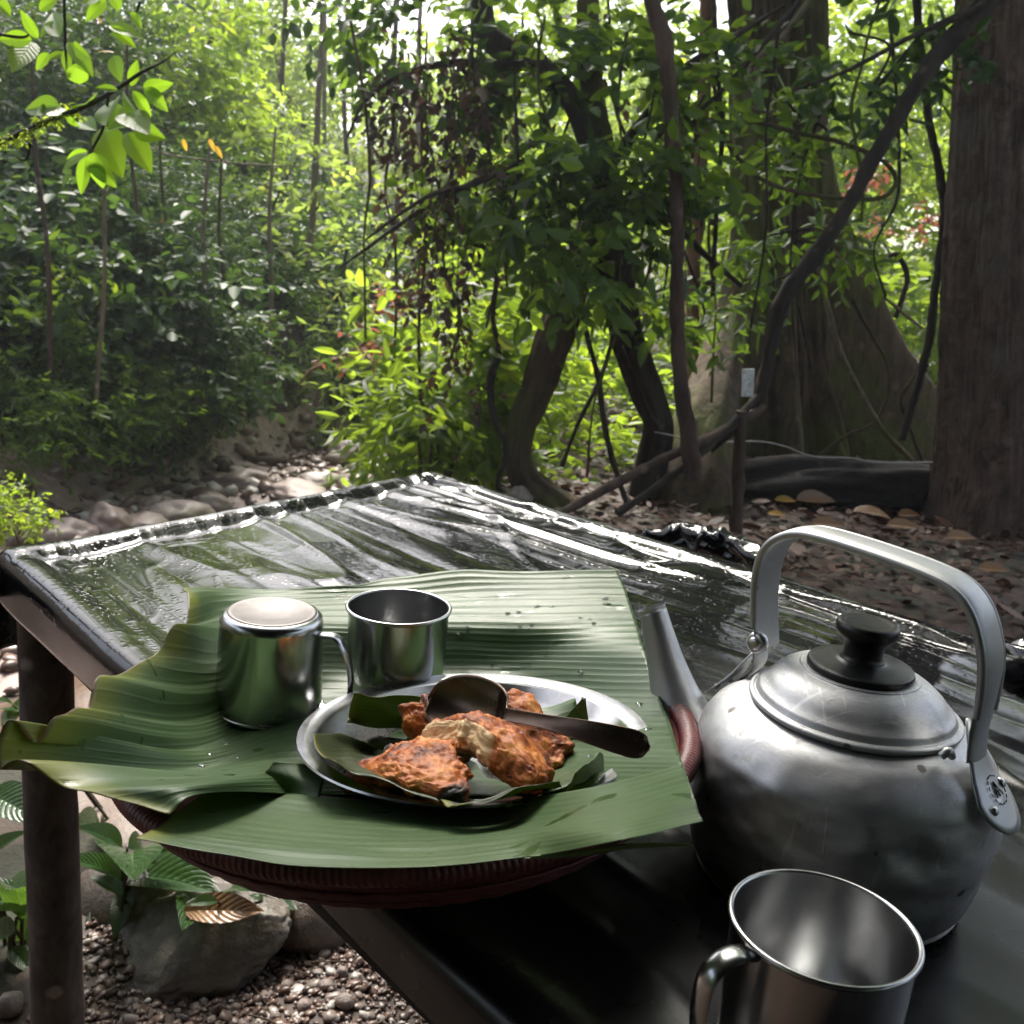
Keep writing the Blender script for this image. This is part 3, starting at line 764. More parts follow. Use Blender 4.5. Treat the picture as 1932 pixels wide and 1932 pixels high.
bundle('plastic_bundle', 'folded lump of black plastic at the right picture edge', [PY(1885, 1262, .93), PY(1915, 1255, .9), PY(1990, 1275, .86), PY(2060, 1300, .82)], [.012, .022, .022, .015], 8)
MB().tube([PY(1313, 1040, 1.49), PY(1318, 1018, 1.48), PY(1330, 1007, 1.48), PY(1322, 1003, 1.48)], [.003, .004, .003, .001], 8, res=12).build('knot_tail', MATS['tarp'])
bpy.data.objects['knot_tail'].parent = bpy.data.objects['plastic_bundle']

# ------------------------------------------------------------------ woven tray
BC = np.array([-.050, .637]); TILT = np.array([-.095, .048, 1.0])
tn = nrm(TILT); tx = nrm(np.array([1., 0, 0])-tn*tn[0]); ty = np.cross(tn, tx)
BM = frame(np.array([BC[0], BC[1], TZ+.016]), tx, ty, tn)
def tray():
    t = empty('woven_tray', (BC[0], BC[1], TZ), 'shallow red woven bowl tray under the banana leaf', 'tray')
    ribs = lambda r, z, th: r+.0007*np.abs(np.sin(th*120))*sstep(.06, .1, r)
    prof = [(.0, -.006), (.085, -.006), (.120, -.004), (.150, .003), (.172, .015), (.186, .030), (.194, .043), (.198, .052), (.199, .055), (.196, .057), (.191, .053), (.181, .042), (.166, .028), (.146, .016), (.122, .008), (.100, .004), (.08, .002), (.0, .002)]
    pr = crom(np.array(prof), 70); pr[:, 0] = np.clip(pr[:, 0], 0, None)*.945; pr[:, 1] = np.where(pr[:, 1] > 0, pr[:, 1]*.78, pr[:, 1])
    MB().lathe(pr, 720, BM, ribs).build('wall', MATS['red_weave'], t)
    th = np.linspace(0, 2*pi, 220, endpoint=False)
    def ring(r, z, rad, wob=0):
        return xf(np.stack([.945*r*np.cos(th), .945*r*np.sin(th), z+wob*np.sin(th*60)], -1), BM)
    tr = np.linspace(0, 2*pi, 1440, endpoint=False); ph = np.linspace(0, 2*pi, 14, endpoint=False); TR, PH = np.meshgrid(tr, ph, indexing='ij')
    rr = .0066*(1+.16*np.abs(np.sin(TR*150+PH*.5)))
    MB().grid(xf(np.stack([(.1866+rr*np.cos(PH))*np.cos(TR), (.1866+rr*np.cos(PH))*np.sin(TR), .0425+rr*.9*np.sin(PH)], -1), BM), True, True).build('rim', MATS['red_weave'], t)
    for r, z in ((.1965, .0450), (.1885, .0305), (.1745, .0150)):
        m = MB()
        for k in (-1, 0, 1): m.tube(ring(r+k*.0018, (z+k*.0026)*.78, 0, .0004), .0011, 6, closed=True)
        m.build('weave_band', MATS['red_weave'], t)
tray()

# ------------------------------------------------------------------ banana leaves
def Dish(x, y, off=0.0):
    rho = math.hypot(x-BC[0], y-BC[1])
    return .798+.075*(x+.01)-.075*(y-.62)+.047*float(sstep(.135, .195, rho))+off
def patch(C, nu, nv):
    C = np.asarray(C, float); a = np.stack([crom(r, nu) for r in C]); return np.stack([crom(a[:, j], nv) for j in range(nu)], 1)   # (nv, nu, 3)
def leaf_object(name, G, mat, parent=None, thick=.0004, uvs=(1, 1)):
    nv, nu = G.shape[:2]; I = np.arange(nv*nu).reshape(nv, nu)
    Q = np.stack([I[:-1, :-1], I[:-1, 1:], I[1:, 1:], I[1:, :-1]], -1).reshape(-1, 4)
    v, u = np.meshgrid(np.linspace(0, uvs[1], nv), np.linspace(0, uvs[0], nu), indexing='ij')
    V = G.reshape(-1, 3)-(offset_of(parent) if parent is not None else 0)
    me = np_mesh(name, V, Q, mat, True, None, np.stack([u.ravel(), v.ravel()], -1))
    o = put(name, me, parent); s = o.modifiers.new('thick', 'SOLIDIFY'); s.thickness = thick; s.offset = 0
    return o
def big_leaf():
    ys = [None, None, 1178, 1222, 1270, 1320, 1370, 1420, 1462, 1497]
    cols = []
    left = [(352, 1100, .915), (352, 1168, .875), (302, 1228, .80), (196, 1298, .745), (150, 1342, .715), (84, 1381, .68), (6, 1398, .645), (4, 1462, .60), (150, 1502, .545), (318, 1540, .525)]
    c1 = [(425, 1098), (432, 1160), (420, 1235), (392, 1310), (378, 1362), (368, 1400), (362, 1432), (364, 1462), (372, 1482), (384, 1500)]
    xs = [None, None, 560, 735, 890, 1040, None]
    LOFF = [.034, .022, .016, .014, .018, .020, .022, .008, .0, .0]
    rows = []
    for i in range(10):
        row = []
        for j in range(7):
            if j == 0: row.append(PF(left[i][0], left[i][1], lambda x, y: Dish(x, y, LOFF[i]))); continue
            y = ys[i] if i > 1 else ys[2]
            if j == 1: px, y = c1[i] if i > 1 else (428, c1[2][1])
            elif j == 6: px = 1165+(y-1073)*160/477.
            else: px = xs[j]
            q = PF(px, y, Dish)
            if i == 0:
                top = {1: (450, 1096), 2: (600, 1099), 3: (735, 1094), 4: (880, 1077), 5: (1020, 1074), 6: (1165, 1073)}[j]; q = PY(top[0], top[1], q[1]+(.085 if j > 1 else .115))
            if i == 1:
                md = {1: (430, 1150), 2: (585, 1136), 3: (735, 1132), 4: (885, 1122), 5: (1030, 1120), 6: (1182, 1122)}[j]; q = PY(md[0], md[1], q[1]+(.05 if j > 1 else .06))
            row.append(q)
        rows.append(row)
    nu, nv = 170, 170
    G = patch(rows, nu, nv)
    v, u = np.meshgrid(np.linspace(0, 1, nv), np.linspace(0, 1, nu), indexing='ij')
    # pleats fan out to the torn left margin; low corrugation along the veins elsewhere
    fan = sstep(.24, .0, u)
    G[..., 2] += fan*.0045*(np.sin(v*2*pi*6.3+.6)+.5*np.sin(v*2*pi*11+2)+.9)*sstep(0, .1, v)*sstep(1.0, .85, v)
    G[..., 2] += .00035*np.sin(v*2*pi*38)*(1-fan)*(.4+.6*sstep(.5, .1, v))
    G[..., 2] += .0022*vnoise(u*5, v*9, 3)
    # back margin turns up in a lip on the left half
    lip = sstep(.05, 0, v)*sstep(.5, .42, u)
    G[..., 1] -= lip*.010; G[..., 2] -= lip*.002
    # a split in the margin between the two halves
    G[..., 2] += sstep(.05, 0, v)*(.004*sstep(.50, .515, u)-.003*sstep(.5, .485, u))*0
    o = leaf_object('banana_leaf', G, MATS['banana_leaf'], None)
    gd = np.random.default_rng(14); ii = gd.integers(20, 140, 90); jj = gd.integers(30, 165, 90); P = G[ii, jj]
    dz = ICO_V*np.array([1, 1, .35]); rr = gd.lognormal(-6.6, .5, 90).clip(.0006, .0034)
    V = (dz[None]*rr[:, None, None]*np.stack([gd.uniform(.7, 1.8, 90), gd.uniform(.7, 1.2, 90), np.ones(90)], -1)[:, None]+P[:, None]+[0, 0, .0006]).reshape(-1, 3)
    F = (ICO_F[None]+np.arange(90)[:, None, None]*len(ICO_V)).reshape(-1, 3)
    w = put('water_drops', np_mesh('water_drops', V, F, MATS['water'], True), o); w['kind'] = 'stuff'
    return tag(o, 'large green banana leaf lining the tray with a pleated curling left margin', 'leaf')
big_leaf()
def flap():
    b0 = [PY(384, 1494, .536)]+[PF(*p, lambda x, y: Dish(x, y, .004)) for p in [(480, 1489), (600, 1500), (760, 1515), (930, 1512), (1110, 1490), (1288, 1440)]]
    sc_ = [.85, 1, 1, 1, 1, .85, .62]
    def row(pts, dy): return [PY(px, py, b0[k][1]-dy*sc_[k]) for k, (px, py) in enumerate(pts)]
    b1 = row([(338, 1528), (450, 1530), (600, 1546), (770, 1560), (950, 1550), (1130, 1525), (1300, 1480)], .046)
    b2 = row([(296, 1560), (425, 1575), (590, 1592), (785, 1600), (975, 1582), (1150, 1556), (1313, 1518)], .108)
    b3 = row([(255, 1585), (400, 1612), (580, 1631), (800, 1632), (1010, 1612), (1180, 1582), (1326, 1552)], .142)
    y3 = [q[1] for q in b3]
    G = patch([b0, b1, b2, b3], 160, 60)
    v, u = np.meshgrid(np.linspace(0, 1, 60), np.linspace(0, 1, 160), indexing='ij')
    G[..., 2] += .0012*vnoise(u*6, v*5, 9)+.00012*np.sin(v*2*pi*12)
    o = empty('banana_leaf', tuple(b2[3]), 'pale green banana leaf strip folded over the front of the tray', 'leaf')
    leaf_object('blade', G, MATS['banana_leaf_soft'], o, uvs=(1, .35))
    # frayed fibres along the lower margin
    for pts in ([(1000, 1616), (1080, 1611), (1160, 1598), (1230, 1594), (1310, 1596)], [(990, 1620), (1090, 1612), (1190, 1597), (1300, 1594)]):
        MB().tube([PY(a, c, y3[4]-.002) for a, c in pts], [.0004, .0011, .001, .0008, .0003][:len(pts)], 6, res=24).build('fibre', MATS['leaf_fibre'], o)
flap()
# a small folded-over corner beside the plate
G = patch([[PF(488, 1488, lambda x, y: Dish(x, y, .003)), PF(530, 1492, lambda x, y: Dish(x, y, .003)), PF(600, 1512, lambda x, y: Dish(x, y, .003))],
           [PF(497, 1462, lambda x, y: Dish(x, y, .014)), PF(545, 1466, lambda x, y: Dish(x, y, .012)), PF(610, 1480, lambda x, y: Dish(x, y, .008))],
           [PF(515, 1437, lambda x, y: Dish(x, y, .020)), PF(560, 1440, lambda x, y: Dish(x, y, .016)), PF(620, 1452, lambda x, y: Dish(x, y, .008))]], 30, 30)
tag(leaf_object('leaf_scrap', G, MATS['banana_leaf']), 'small folded green leaf corner sticking out left of the plate', 'leaf')

# ------------------------------------------------------------------ plate, food, spoon
PC = np.array([-.0113, .6185, .8205]); pn = nrm(np.array([-.085, .08, 1.])); px_ = nrm(np.array([1., 0, 0])-pn*pn[0]); py_ = np.cross(pn, px_)
PM = frame(PC, px_, py_, pn)
def plate():
    prof = [(0, -.0215), (.070, -.0215), (.083, -.018), (.094, -.010), (.101, -.003), (.1035, -.0012), (.111, 0), (.1142, .0002), (.1150, -.0008), (.1142, -.0020), (.111, -.0016),
            (.1035, -.0026), (.100, -.005), (.093, -.0118), (.082, -.0196), (.07, -.0228), (0, -.0228)]
    pr = np.array(prof)[::-1]
    MB().lathe(pr, 128, PM).build('plate', MATS['steel_plate'], None, sharp=50)
    tag(bpy.data.objects['plate'], 'round stainless steel plate holding the fried fritters', 'plate')
plate()
def PP(px, py, h):
    """ray meets the surface h above the plate"""
    d = ray(px, py); t = .4
    while t < 1.2:
        q = O+d*t-PC; zz = q@pn; r = math.sqrt(max(0, q@q-zz*zz))
        if zz < np.interp(r, [0, .07, .083, .094, .101, .111, .13], [-.0215, -.0215, -.018, -.010, -.003, 0, 0])+h: break
        t += .0008
    return O+d*t
def scrap(label, rows, nu=40, nv=24, mat='cooked_leaf', wav=.002, seed=1, name='leaf_scrap'):
    G = patch([[PP(*p) for p in r] for r in rows], nu, nv)
    v, u = np.meshgrid(np.linspace(0, 1, nv), np.linspace(0, 1, nu), indexing='ij')
    G[..., 2] += wav*vnoise(u*4, v*3, seed)
    o = leaf_object(name, G, MATS[mat], None, uvs=(1, .3)); return tag(o, label, 'leaf')
scrap('dark cooked leaf piece standing up at the back left of the plate', [[(655, 1368, .012), (720, 1375, .004), (800, 1385, .004), (850, 1390, .004)], [(660, 1335, .022), (725, 1345, .018), (790, 1352, .015), (845, 1360, .01)], [(668, 1308, .036), (720, 1312, .036), (785, 1316, .034), (860, 1345, .018)]], seed=2)
scrap('dark cooked leaf strip along the left inside of the plate', [[(590, 1385, .016), (625, 1385, .012), (665, 1395, .006), (690, 1405, .004)], [(598, 1412, .014), (640, 1418, .008), (690, 1425, .003), (740, 1430, .002)], [(630, 1440, .012), (680, 1462, .008), (760, 1490, .006), (830, 1515, .006)]], seed=4)
scrap('green leaf liner lying flat on the plate under the fritters', [[(840, 1345, .004), (960, 1340, .003), (1070, 1325, .004), (1085, 1320, .010)], [(760, 1400, .001), (900, 1410, .001), (1050, 1390, .001), (1100, 1375, .001)], [(720, 1440, .001), (880, 1460, .001), (1060, 1445, .001), (1130, 1400, .003)], [(800, 1500, .003), (900, 1500, .002), (1040, 1495, .002), (1120, 1455, .006)]], mat='banana_leaf', seed=6)
scrap('curled leaf edge at the front of the plate below the fritters', [[(830, 1512, .004), (900, 1515, .003), (985, 1500, .002), (1060, 1490, .003)], [(850, 1520, .010), (920, 1510, .012), (990, 1488, .014), (1058, 1482, .014)], [(870, 1525, .012), (935, 1505, .016), (990, 1478, .020), (1056, 1476, .022)]], seed=8)
scrap('dark pointed leaf tip standing at the back right of the plate', [[(1055, 1368, .004), (1080, 1380, .003), (1115, 1390, .003)], [(1068, 1352, .016), (1088, 1352, .018), (1112, 1362, .014)], [(1098, 1318, .034), (1102, 1318, .034), (1106, 1322, .033)]], seed=10)
scrap('pale translucent leaf curl at the right of the plate', [[(1065, 1492, .004), (1100, 1475, .003), (1140, 1450, .003)], [(1075, 1478, .010), (1105, 1455, .012), (1138, 1430, .012)], [(1085, 1462, .016), (1112, 1436, .020), (1132, 1418, .020)]], seed=12, mat='banana_leaf')

def fritter(label, c, ax, ay, az, size, seed, tintf, sub=6, lump=.2, name='fritter'):
    """a flat, ragged slab of batter: uneven outline, bubbled crust"""
    bm = bmesh.new(); bmesh.ops.create_icosphere(bm, subdivisions=sub, radius=1)
    sv = Vector((seed*4.1, seed*2.3, seed*9.7)); T = []
    for v in bm.verts:
        p = v.co.copy(); ang = math.atan2(p.y, p.x)
        ol = 1+.16*sin(2*ang+seed)+.10*sin(3*ang+seed*2.3)+.07*sin(5*ang+seed*1.7)+.05*sin(9*ang+seed*3.1)+.03*sin(14*ang+seed)
        q = Vector((math.copysign(abs(p.x)**.85, p.x)*ol, math.copysign(abs(p.y)**.85, p.y)*ol, math.copysign(abs(p.z)**.62, p.z)))
        s_ = Vector((q.x*size[0], q.y*size[1], q.z*size[2]))
        w = s_*40+sv
        d = 1.0*mnoise.noise(w*.7)+1.0*abs(mnoise.noise(w*1.8))+.85*abs(mnoise.noise(w*3.8))+.5*abs(mnoise.noise(w*8.5))+.15*mnoise.noise(w*17)
        nn = Vector((q.x/size[0], q.y/size[1], q.z/size[2])).normalized()
        v.co = s_+nn*(d-.9)*.0030+Vector((0, 0, size[2]*.5*sin(q.x*2.2+seed)))
        T.append(tintf(p)-1.1*max(0, ol*math.hypot(p.x, p.y)-.98)*3*(mnoise.noise(w*.9)+.4))
    me = bpy.data.meshes.new(name); bm.to_mesh(me); bm.free()
    me.polygons.foreach_set('use_smooth', np.ones(len(me.polygons), bool)); me.materials.append(MATS['fritter'])
    a = me.attributes.new('tint', 'FLOAT', 'POINT'); a.data.foreach_set('value', np.array(T, np.float32))
    o = put(name, me); o.matrix_world = Matrix(frame(c, ax, ay, az).tolist()); return tag(o, label, 'food', 'fried banana fritters on the plate')
def axes(p, q, up):
    x = nrm(q-p); z = nrm(np.array(up)-x*(np.array(up)@x)); return x, np.cross(z, x), z
view = nrm(O-PC)
a, b = PP(668, 1420, .012), PP(885, 1492, .010)
X, Yv, Z = axes(a, b, nrm(pn+view*.5)); fritter('orange brown fritter with a charred black left end', (a+b)/2, X, Yv, Z, (.0450, .0265, .0095), 1.0, lambda p: -1.3*max(0, (-p.x-.55))/.3)
a, b = PP(815, 1388, .026), PP(1052, 1468, .014)
X, Yv, Z = axes(a, b, nrm(np.array([.42, .20, 1.]))); fritter('front fritter propped on edge showing a pale crumbly side', (a+b)/2+pn*.002, X, Yv, Z, (.0480, .0225, .0140), 2.0, lambda p: 1.0*float(sstep(-.05, -.30, p.y+.10*sin(p.x*7))*sstep(.55, .2, p.x)*sstep(.55, .35, p.z)))
a, b = PP(925, 1362, .020), PP(1050, 1420, .012)
X, Yv, Z = axes(a, b, pn+view*.8); fritter('browned fritter at the back right under the spoon', (a+b)/2+view*-.006, X, Yv, Z, (.0350, .0270, .0105), 3.0, lambda p: -.8*max(0, p.x-.5))
a, b = PP(800, 1342, .028), PP(862, 1415, .012)
X, Yv, Z = axes(a, b, pn+view*.8); fritter('dark brown fritter end rising behind the other pieces', (a+b)/2+view*-.004, X, Yv, Z, (.0320, .0200, .0110), 4.0, lambda p: -.9*max(0, -p.x-.35))

def spoon():
    tip = PP(806, 1318, .040); end = PP(1226, 1412, .026); 
    x = nrm(end-tip); z = nrm(nrm(view)*1.0+pn*.12); z = nrm(z-x*(z@x)); y = np.cross(z, x); L = np.linalg.norm(end-tip)
    ns, nw = 70, 17
    s = np.linspace(0, 1, ns); bl = .40
    w = np.where(s < bl, .0212*np.sqrt(np.clip(1-((s-bl*.52)/(bl*.53))**2, 0, 1))**.9, 0)
    hw = np.where(s > bl*.92, .0042+.0042*sstep(.55, 1.0, s)*1.0, 0); hw = hw*np.sqrt(np.clip(1-((s-.9)/.1).clip(0, 1)**4, .0, 1))
    w = np.maximum(w, hw); w[0] = .0004; w[-1] = .0005
    dep = np.where(s < bl, -.0105*np.clip(1-((s-bl*.5)/(bl*.52))**2, 0, 1), 0)
    rise = .012*np.sin(np.clip((s-bl*.8)/(1-bl*.8), 0, 1)*pi)
    t = np.linspace(-1, 1, nw)
    G = tip+(s*L)[:, None, None]*x+(w[:, None]*t[None])[..., None]*y+((dep[:, None]*(1-t[None]**2))+rise[:, None]+.0006*(t[None]**2)*(s[:, None] > bl))[..., None]*z
    o = MB().grid(G).build('spoon', MATS['spoon_steel']); m = o.modifiers.new('thick', 'SOLIDIFY'); m.thickness = .0013; m.offset = 0
    return tag(o, 'dull metal spoon leaning on the fritters with its handle over the plate rim', 'spoon')
spoon()

# ------------------------------------------------------------------ mugs
def mug(label, base, r, h, hdir, flip=False, tilt=(0, 0), rt=.94):
    """steel mug; base point of what stands on the table, handle towards angle hdir"""
    t = empty('mug', tuple(base), label, 'mug', 'stainless steel mugs')
    zx = nrm(np.array([tilt[0], tilt[1], 1.])); ax = nrm(np.array([cos(hdir), sin(hdir), 0])-zx*(zx@np.array([cos(hdir), sin(hdir), 0]))); ay = np.cross(zx, ax)
    if flip: M = frame(np.array(base)+zx*h, ax, -ay, -zx)
    else: M = frame(np.array(base), ax, ay, zx)
    rb = r*rt
    prof = [(0, .0015), (rb-.009, .0015), (rb-.007, 0), (rb-.003, .0008), (rb-.0005, .0035), (rb+.0002, .008), (rb+(r-rb)*.3, h*.3), (rb+(r-rb)*.7, h*.7), (r-.0004, h-.004), (r-.0002, h-.001)]
    inn = [(r-.0012, h-.001), (rb+(r-rb)*.7-.001, h*.7), (rb+(r-rb)*.3-.001, h*.3), (rb-.001, .009), (rb-.003, .0045), (rb-.007, .0027), (0, .0025)]
    MB().lathe(prof+inn, 96, M).build('cup', MATS['steel'], t, sharp=60)
    MB().lathe([(0, .0006), (rb-.0095, .0006), (rb-.0075, -.0006), (rb-.0055, -.0004), (rb-.0045, .0006)], 64, M).build('base', MATS['steel_matte'], t)
    th = np.linspace(0, 2*pi, 120, endpoint=False)
    MB().tube(xf(np.stack([(r+.0003)*np.cos(th), (r+.0003)*np.sin(th), th*0+h-.0008], -1), M), .00155, 10, closed=True).build('rim', MATS['steel'], t)
    k = h/.074
    pts = np.array([(r-.001, 0, .068), (r+.007, 0, .0690), (r+.0155, 0, .0668), (r+.0212, 0, .060), (r+.0225, 0, .046), (r+.0205, 0, .032), (r+.016, 0, .020), (r+.009, 0, .0125), (rb+.001, 0, .0125)])*[1, 1, k]
    P = xf(crom(pts, 48), M)
    sec = [(-.0058, 0), (-.005, .0010), (-.0025, .0019), (0, .0022), (.0025, .0019), (.005, .0010), (.0058, 0), (.005, -.0001), (.0025, .0008), (0, .0011), (-.0025, .0008), (-.005, -.0001)]
    MB().sweep(P, np.array(sec)*k, -M[:3, 1]).build('handle', MATS['steel'], t, sharp=60)
    return t
# rim ellipses of the photograph give the places
m1 = PF(507, 1331, lambda x, y: Dish(x, y, .002))
mug('upside down steel mug standing on its rim on the banana leaf', (m1[0], m1[1], m1[2]), .0392, .0745, radians(-8), True, (.0, .0))
m2r = np.array([-.0785, .749, CAMZ-.266])
mug('upright steel mug behind the plate, its handle hidden behind the overturned mug', (m2r[0], m2r[1], m2r[2]-.0745), 0.0392, .0745, radians(88), False, (-.02, -.01), .93)
mug('steel mug standing closest to the camera in front of the kettle', (.1648, .426, TZ-.001), .0430, .082, radians(205), False)

# ------------------------------------------------------------------ kettle
KC = np.array([.229, .612, TZ-.002]); KD = nrm(np.array([.71, -.704, 0])); KS = np.cross([0, 0, 1.], KD)
KM = frame(KC, KD, KS, np.array([0, 0, 1.]))
def kettle():
    t = empty('kettle', tuple(KC), 'dented aluminium kettle with a black knob on the lid', 'kettle')
    prof = [(0, 0), (.078, 0), (.0835, .002), (.088, .008), (.0912, .018), (.0945, .036), (.0965, .056), (.0962, .072), (.0930, .086), (.0865, .098), (.0775, .1065), (.0690, .1115), (.0640, .1135), (.0625, .1125), (.0605, .105)]
    pr = crom(np.array(prof), 90); pr[:, 0] = np.clip(pr[:, 0], 0, None)
    def dents(r, z, th):
        d = .0021*fbm(th*2.2/ (2*pi)*6, z*40, 5, 3)*sstep(.02, .05, z)
        for a, zz, w, dep in ((-.62, .068, .013, .0042), (-1.30, .062, .022, .0026), (-.95, .050, .012, .0026), (-1.9, .055, .03, .0026), (-1.05, .076, .010, .0026)):
            dd = ((np.angle(np.exp(1j*(th-a)))*.095)**2+(z-zz)**2)/w**2
            d = d-dep*np.exp(-dd*(1+.3*np.cos(3*th)))
        return r+d*np.clip(r/.05, 0, 1)*(z < .11)
    MB().lathe(pr, 160, KM, dents).build('body', MATS['aluminium'], t)
    lid = [(.058, .1128), (.0632, .1140), (.0655, .1158), (.0658, .1176), (.0640, .1190), (.0622, .1192), (.0612, .1206), (.0600, .1228), (.0585, .1242), (.0560, .1265), (.0510, .1320), (.0440, .1372), (.0370, .1400), (.0330, .1412), (.0, .1420)]
    L = MB().lathe(crom(np.array(lid), 80).clip(0, None), 128, KM, lambda r, z, th: r+.0005*fbm(th*1.9, z*60, 3, 2)).build('lid', MATS['aluminium'], t)
    def bl(prof, name):
        MB().lathe(crom(np.array(prof), 60).clip(0, None), 72, KM).build(name, MATS['black_plastic'], L)
    bl([(.0, .1395), (.0318, .1395), (.0330, .1412), (.0328, .1440), (.0314, .1456), (.0250, .1466), (.0160, .1476), (.0128, .1488), (.0, .149)], 'knob_base')
    bl([(.0, .148), (.0132, .1480), (.0124, .1510), (.0122, .1540), (.0128, .1580), (.0148, .1615), (.0178, .1645), (.0194, .1668), (.0197, .1695), (.0188, .1722), (.0166, .1732), (.0120, .1726), (.0, .1718)], 'knob')
    # spout on the far left side
    def K(a, s, z): return KC+KD*a+KS*s+np.array([0, 0, z])
    sp = [K(-.066, -.014, .040), K(-.094, -.017, .050), K(-.115, -.018, .069), K(-.130, -.018, .093), K(-.142, -.018, .116), K(-.152, -.018, .136)]
    base_r = [.036, .0295, .0210, .0150, .0118, .0098]
    S = MB().tube(sp, base_r, 32, cap=False, res=40).build('spout', MATS['aluminium_brushed'], t)
    sm = S.modifiers.new('thick', 'SOLIDIFY'); sm.thickness = .0012; sm.offset = -1
    MB().tube([sp[-1]+np.array([-.0, 0, -.001]), sp[-1]+np.array([-.0015, .0008, .0022])], [.0099, .0105], 28, cap=False).build('spout_lip', MATS['aluminium_brushed'], t)
    # bail handle: a folded metal strip in the upright plane through spout and axis
    def onplane(px, py):
        d = ray(px, py); tt = ((KC-O)@KS)/(d@KS); return O+d*tt
    hp = [(1444, 1222), (1442, 1170), (1443, 1110), (1450, 1060), (1466, 1027), (1494, 1008), (1530, 1003), (1590, 1017), (1680, 1046), (1765, 1078), (1818, 1108), (1850, 1150), (1866, 1200), (1872, 1255), (1864, 1320), (1850, 1385), (1846, 1430)]
    P = crom(np.array([onplane(*p) for p in hp]), 110)
    f = np.linspace(0, 1, 110)
    wd = .0150+.0010*sstep(.1, .25, f)-.0030*sstep(.8, .95, f); 
    th = np.linspace(0, 2*pi, 20, endpoint=False)
    grip = sstep(.10, .22, f)*sstep(.92, .80, f)
    sec = np.stack([np.stack([w*np.sign(np.cos(th))*np.abs(np.cos(th))**.6, (.0020+.0014*g_)*np.sin(th)+.0016*np.cos(th)**2], -1) for w, g_ in zip(wd, grip)])
    Hd = MB().sweep(P, sec, KS).build('handle', MATS['aluminium_brushed'], t)
    for sgn in (-1, 1):
        MB().tube([p+KS*sgn*wd[i]*.86-np.array([0, 0, .0]) for i, p in list(enumerate(P))[6:100:4]], .0026, 8, res=60).build('handle_edge', MATS['aluminium_brushed'], Hd)
    # near right ear plate, riveted to the shoulder
    def ear(a0, sgn, big):
        m = MB()
        top = K(a0*sgn, 0, .128); 
        o = K((.0925)*sgn, 0, .086); 
        outn = nrm(KD*sgn*.75+np.array([0, 0, .66])); dn = nrm(np.array([0, 0, -1.])+outn*outn[2]); sd = KS*1.0
        R_ = .0215 if big else .016
        ring = []
        thx = np.linspace(0, 2*pi, 40, endpoint=False)
        shape = []
        for a_ in thx:
            xx, yy = cos(a_)*R_, sin(a_)*R_*1.05
            if yy > .0: xx *= 1-.62*min(1, yy/(R_*1.05))**.8; yy *= 1.9
            shape.append((xx, yy))
        c0 = K(.0925*sgn, 0, .0955)+outn*.0028
        up = -dn
        def bend(xx, yy):
            q = c0+sd*xx+up*yy
            # bend round the body
            q = q-outn*(xx*xx*5.0)
            if yy > .012: q = q+(outn*(.4)-nrm(KD*sgn)*.15)*(yy-.012)*.8
            return q
        inner = np.array([bend(x*.985, y*.985) for x, y in shape])
        k = 6; rings = [np.array([bend(x*s_, y*s_) for x, y in shape]) for s_ in np.linspace(1, .02, k)]
        G = np.stack(rings); m.grid(G, cv=True)
        e = m.build('ear', MATS['aluminium_brushed'], t); s_ = e.modifiers.new('thick', 'SOLIDIFY'); s_.thickness = .0014; s_.offset = -1
        for (xx, yy, rr) in ((-.011, -.006, .0032), (.0135, .004, .0036), (.0, .031, .0046)) if big else ((-.006, -.004, .0028), (.006, .0, .0028)):
            q = bend(xx, yy); u1 = nrm(sd-outn*(sd@outn)); u2 = np.cross(outn, u1)
            MB().lathe([(0, .0022), (rr*.5, .0019), (rr*.85, .0010), (rr, -.001)], 20, frame(q, u1, u2, outn)).build('rivet', MATS['rivet'], e)
        if big:
            # stamped round maker's mark: a broken ring with strokes inside
            q = bend(.002, .0025); u1 = nrm(sd-outn*(sd@outn)); u2 = np.cross(outn, u1); mk = MB()
            for i in range(14):
                a_ = i*2*pi/14; pp = [q+outn*.0006+u1*.0085*cos(a_+d)+u2*.0085*sin(a_+d) for d in (0, .14, .28)]
                mk.tube(pp, .00035, 5)
            for a_, b_ in (((-.004, -.004), (0, .005)), ((0, .005), (.004, -.004)), ((-.0026, -.001), (.0026, -.001)), ((0, .005), (0, -.004))):
                mk.tube([q+outn*.0006+u1*a_[0]+u2*a_[1], q+outn*.0006+u1*b_[0]+u2*b_[1]], .00035, 5)
            mk.build('stamped_mark', MATS['charred'], e)['kind'] = 'stuff'
    ear(.093, 1, True); ear(.085, -1, False)
    he = onplane(1444, 1222)
    br = crom(np.array([K(-.0915, 0, .0895), K(-.0880, 0, .0985), K(-.0835, 0, .1045), he+np.array([-.003, .002, -.012]), he+np.array([-.004, .003, .004]), he+np.array([-.003, .002, .018])]), 40)
    MB().sweep(br, [(-.0085, 0), (-.0085, .0016), (.0085, .0016), (.0085, 0)], KS).build('bracket', MATS['aluminium_brushed'], t, sharp=40)
    for rr, dd in ((.0075, .0), (.0045, .0025)):
        MB().lathe([(0, .002), (rr*.8, .002), (rr, .0008), (rr, -.003)], 24, frame(he-KS*(.0125+dd)+np.array([0, 0, .006]), KD, np.array([0, 0, 1.]), -KS)).build('pivot', MATS['rivet'], t)
    tb = K(.072, -.018, .117)
    MB().tube([tb, tb+np.array([-.004, -.002, .004]), tb+np.array([-.008, -.003, .001])], [.0022, .003, .0022], 10, res=10).build('lid_catch', MATS['aluminium_brushed'], t)
kettle()

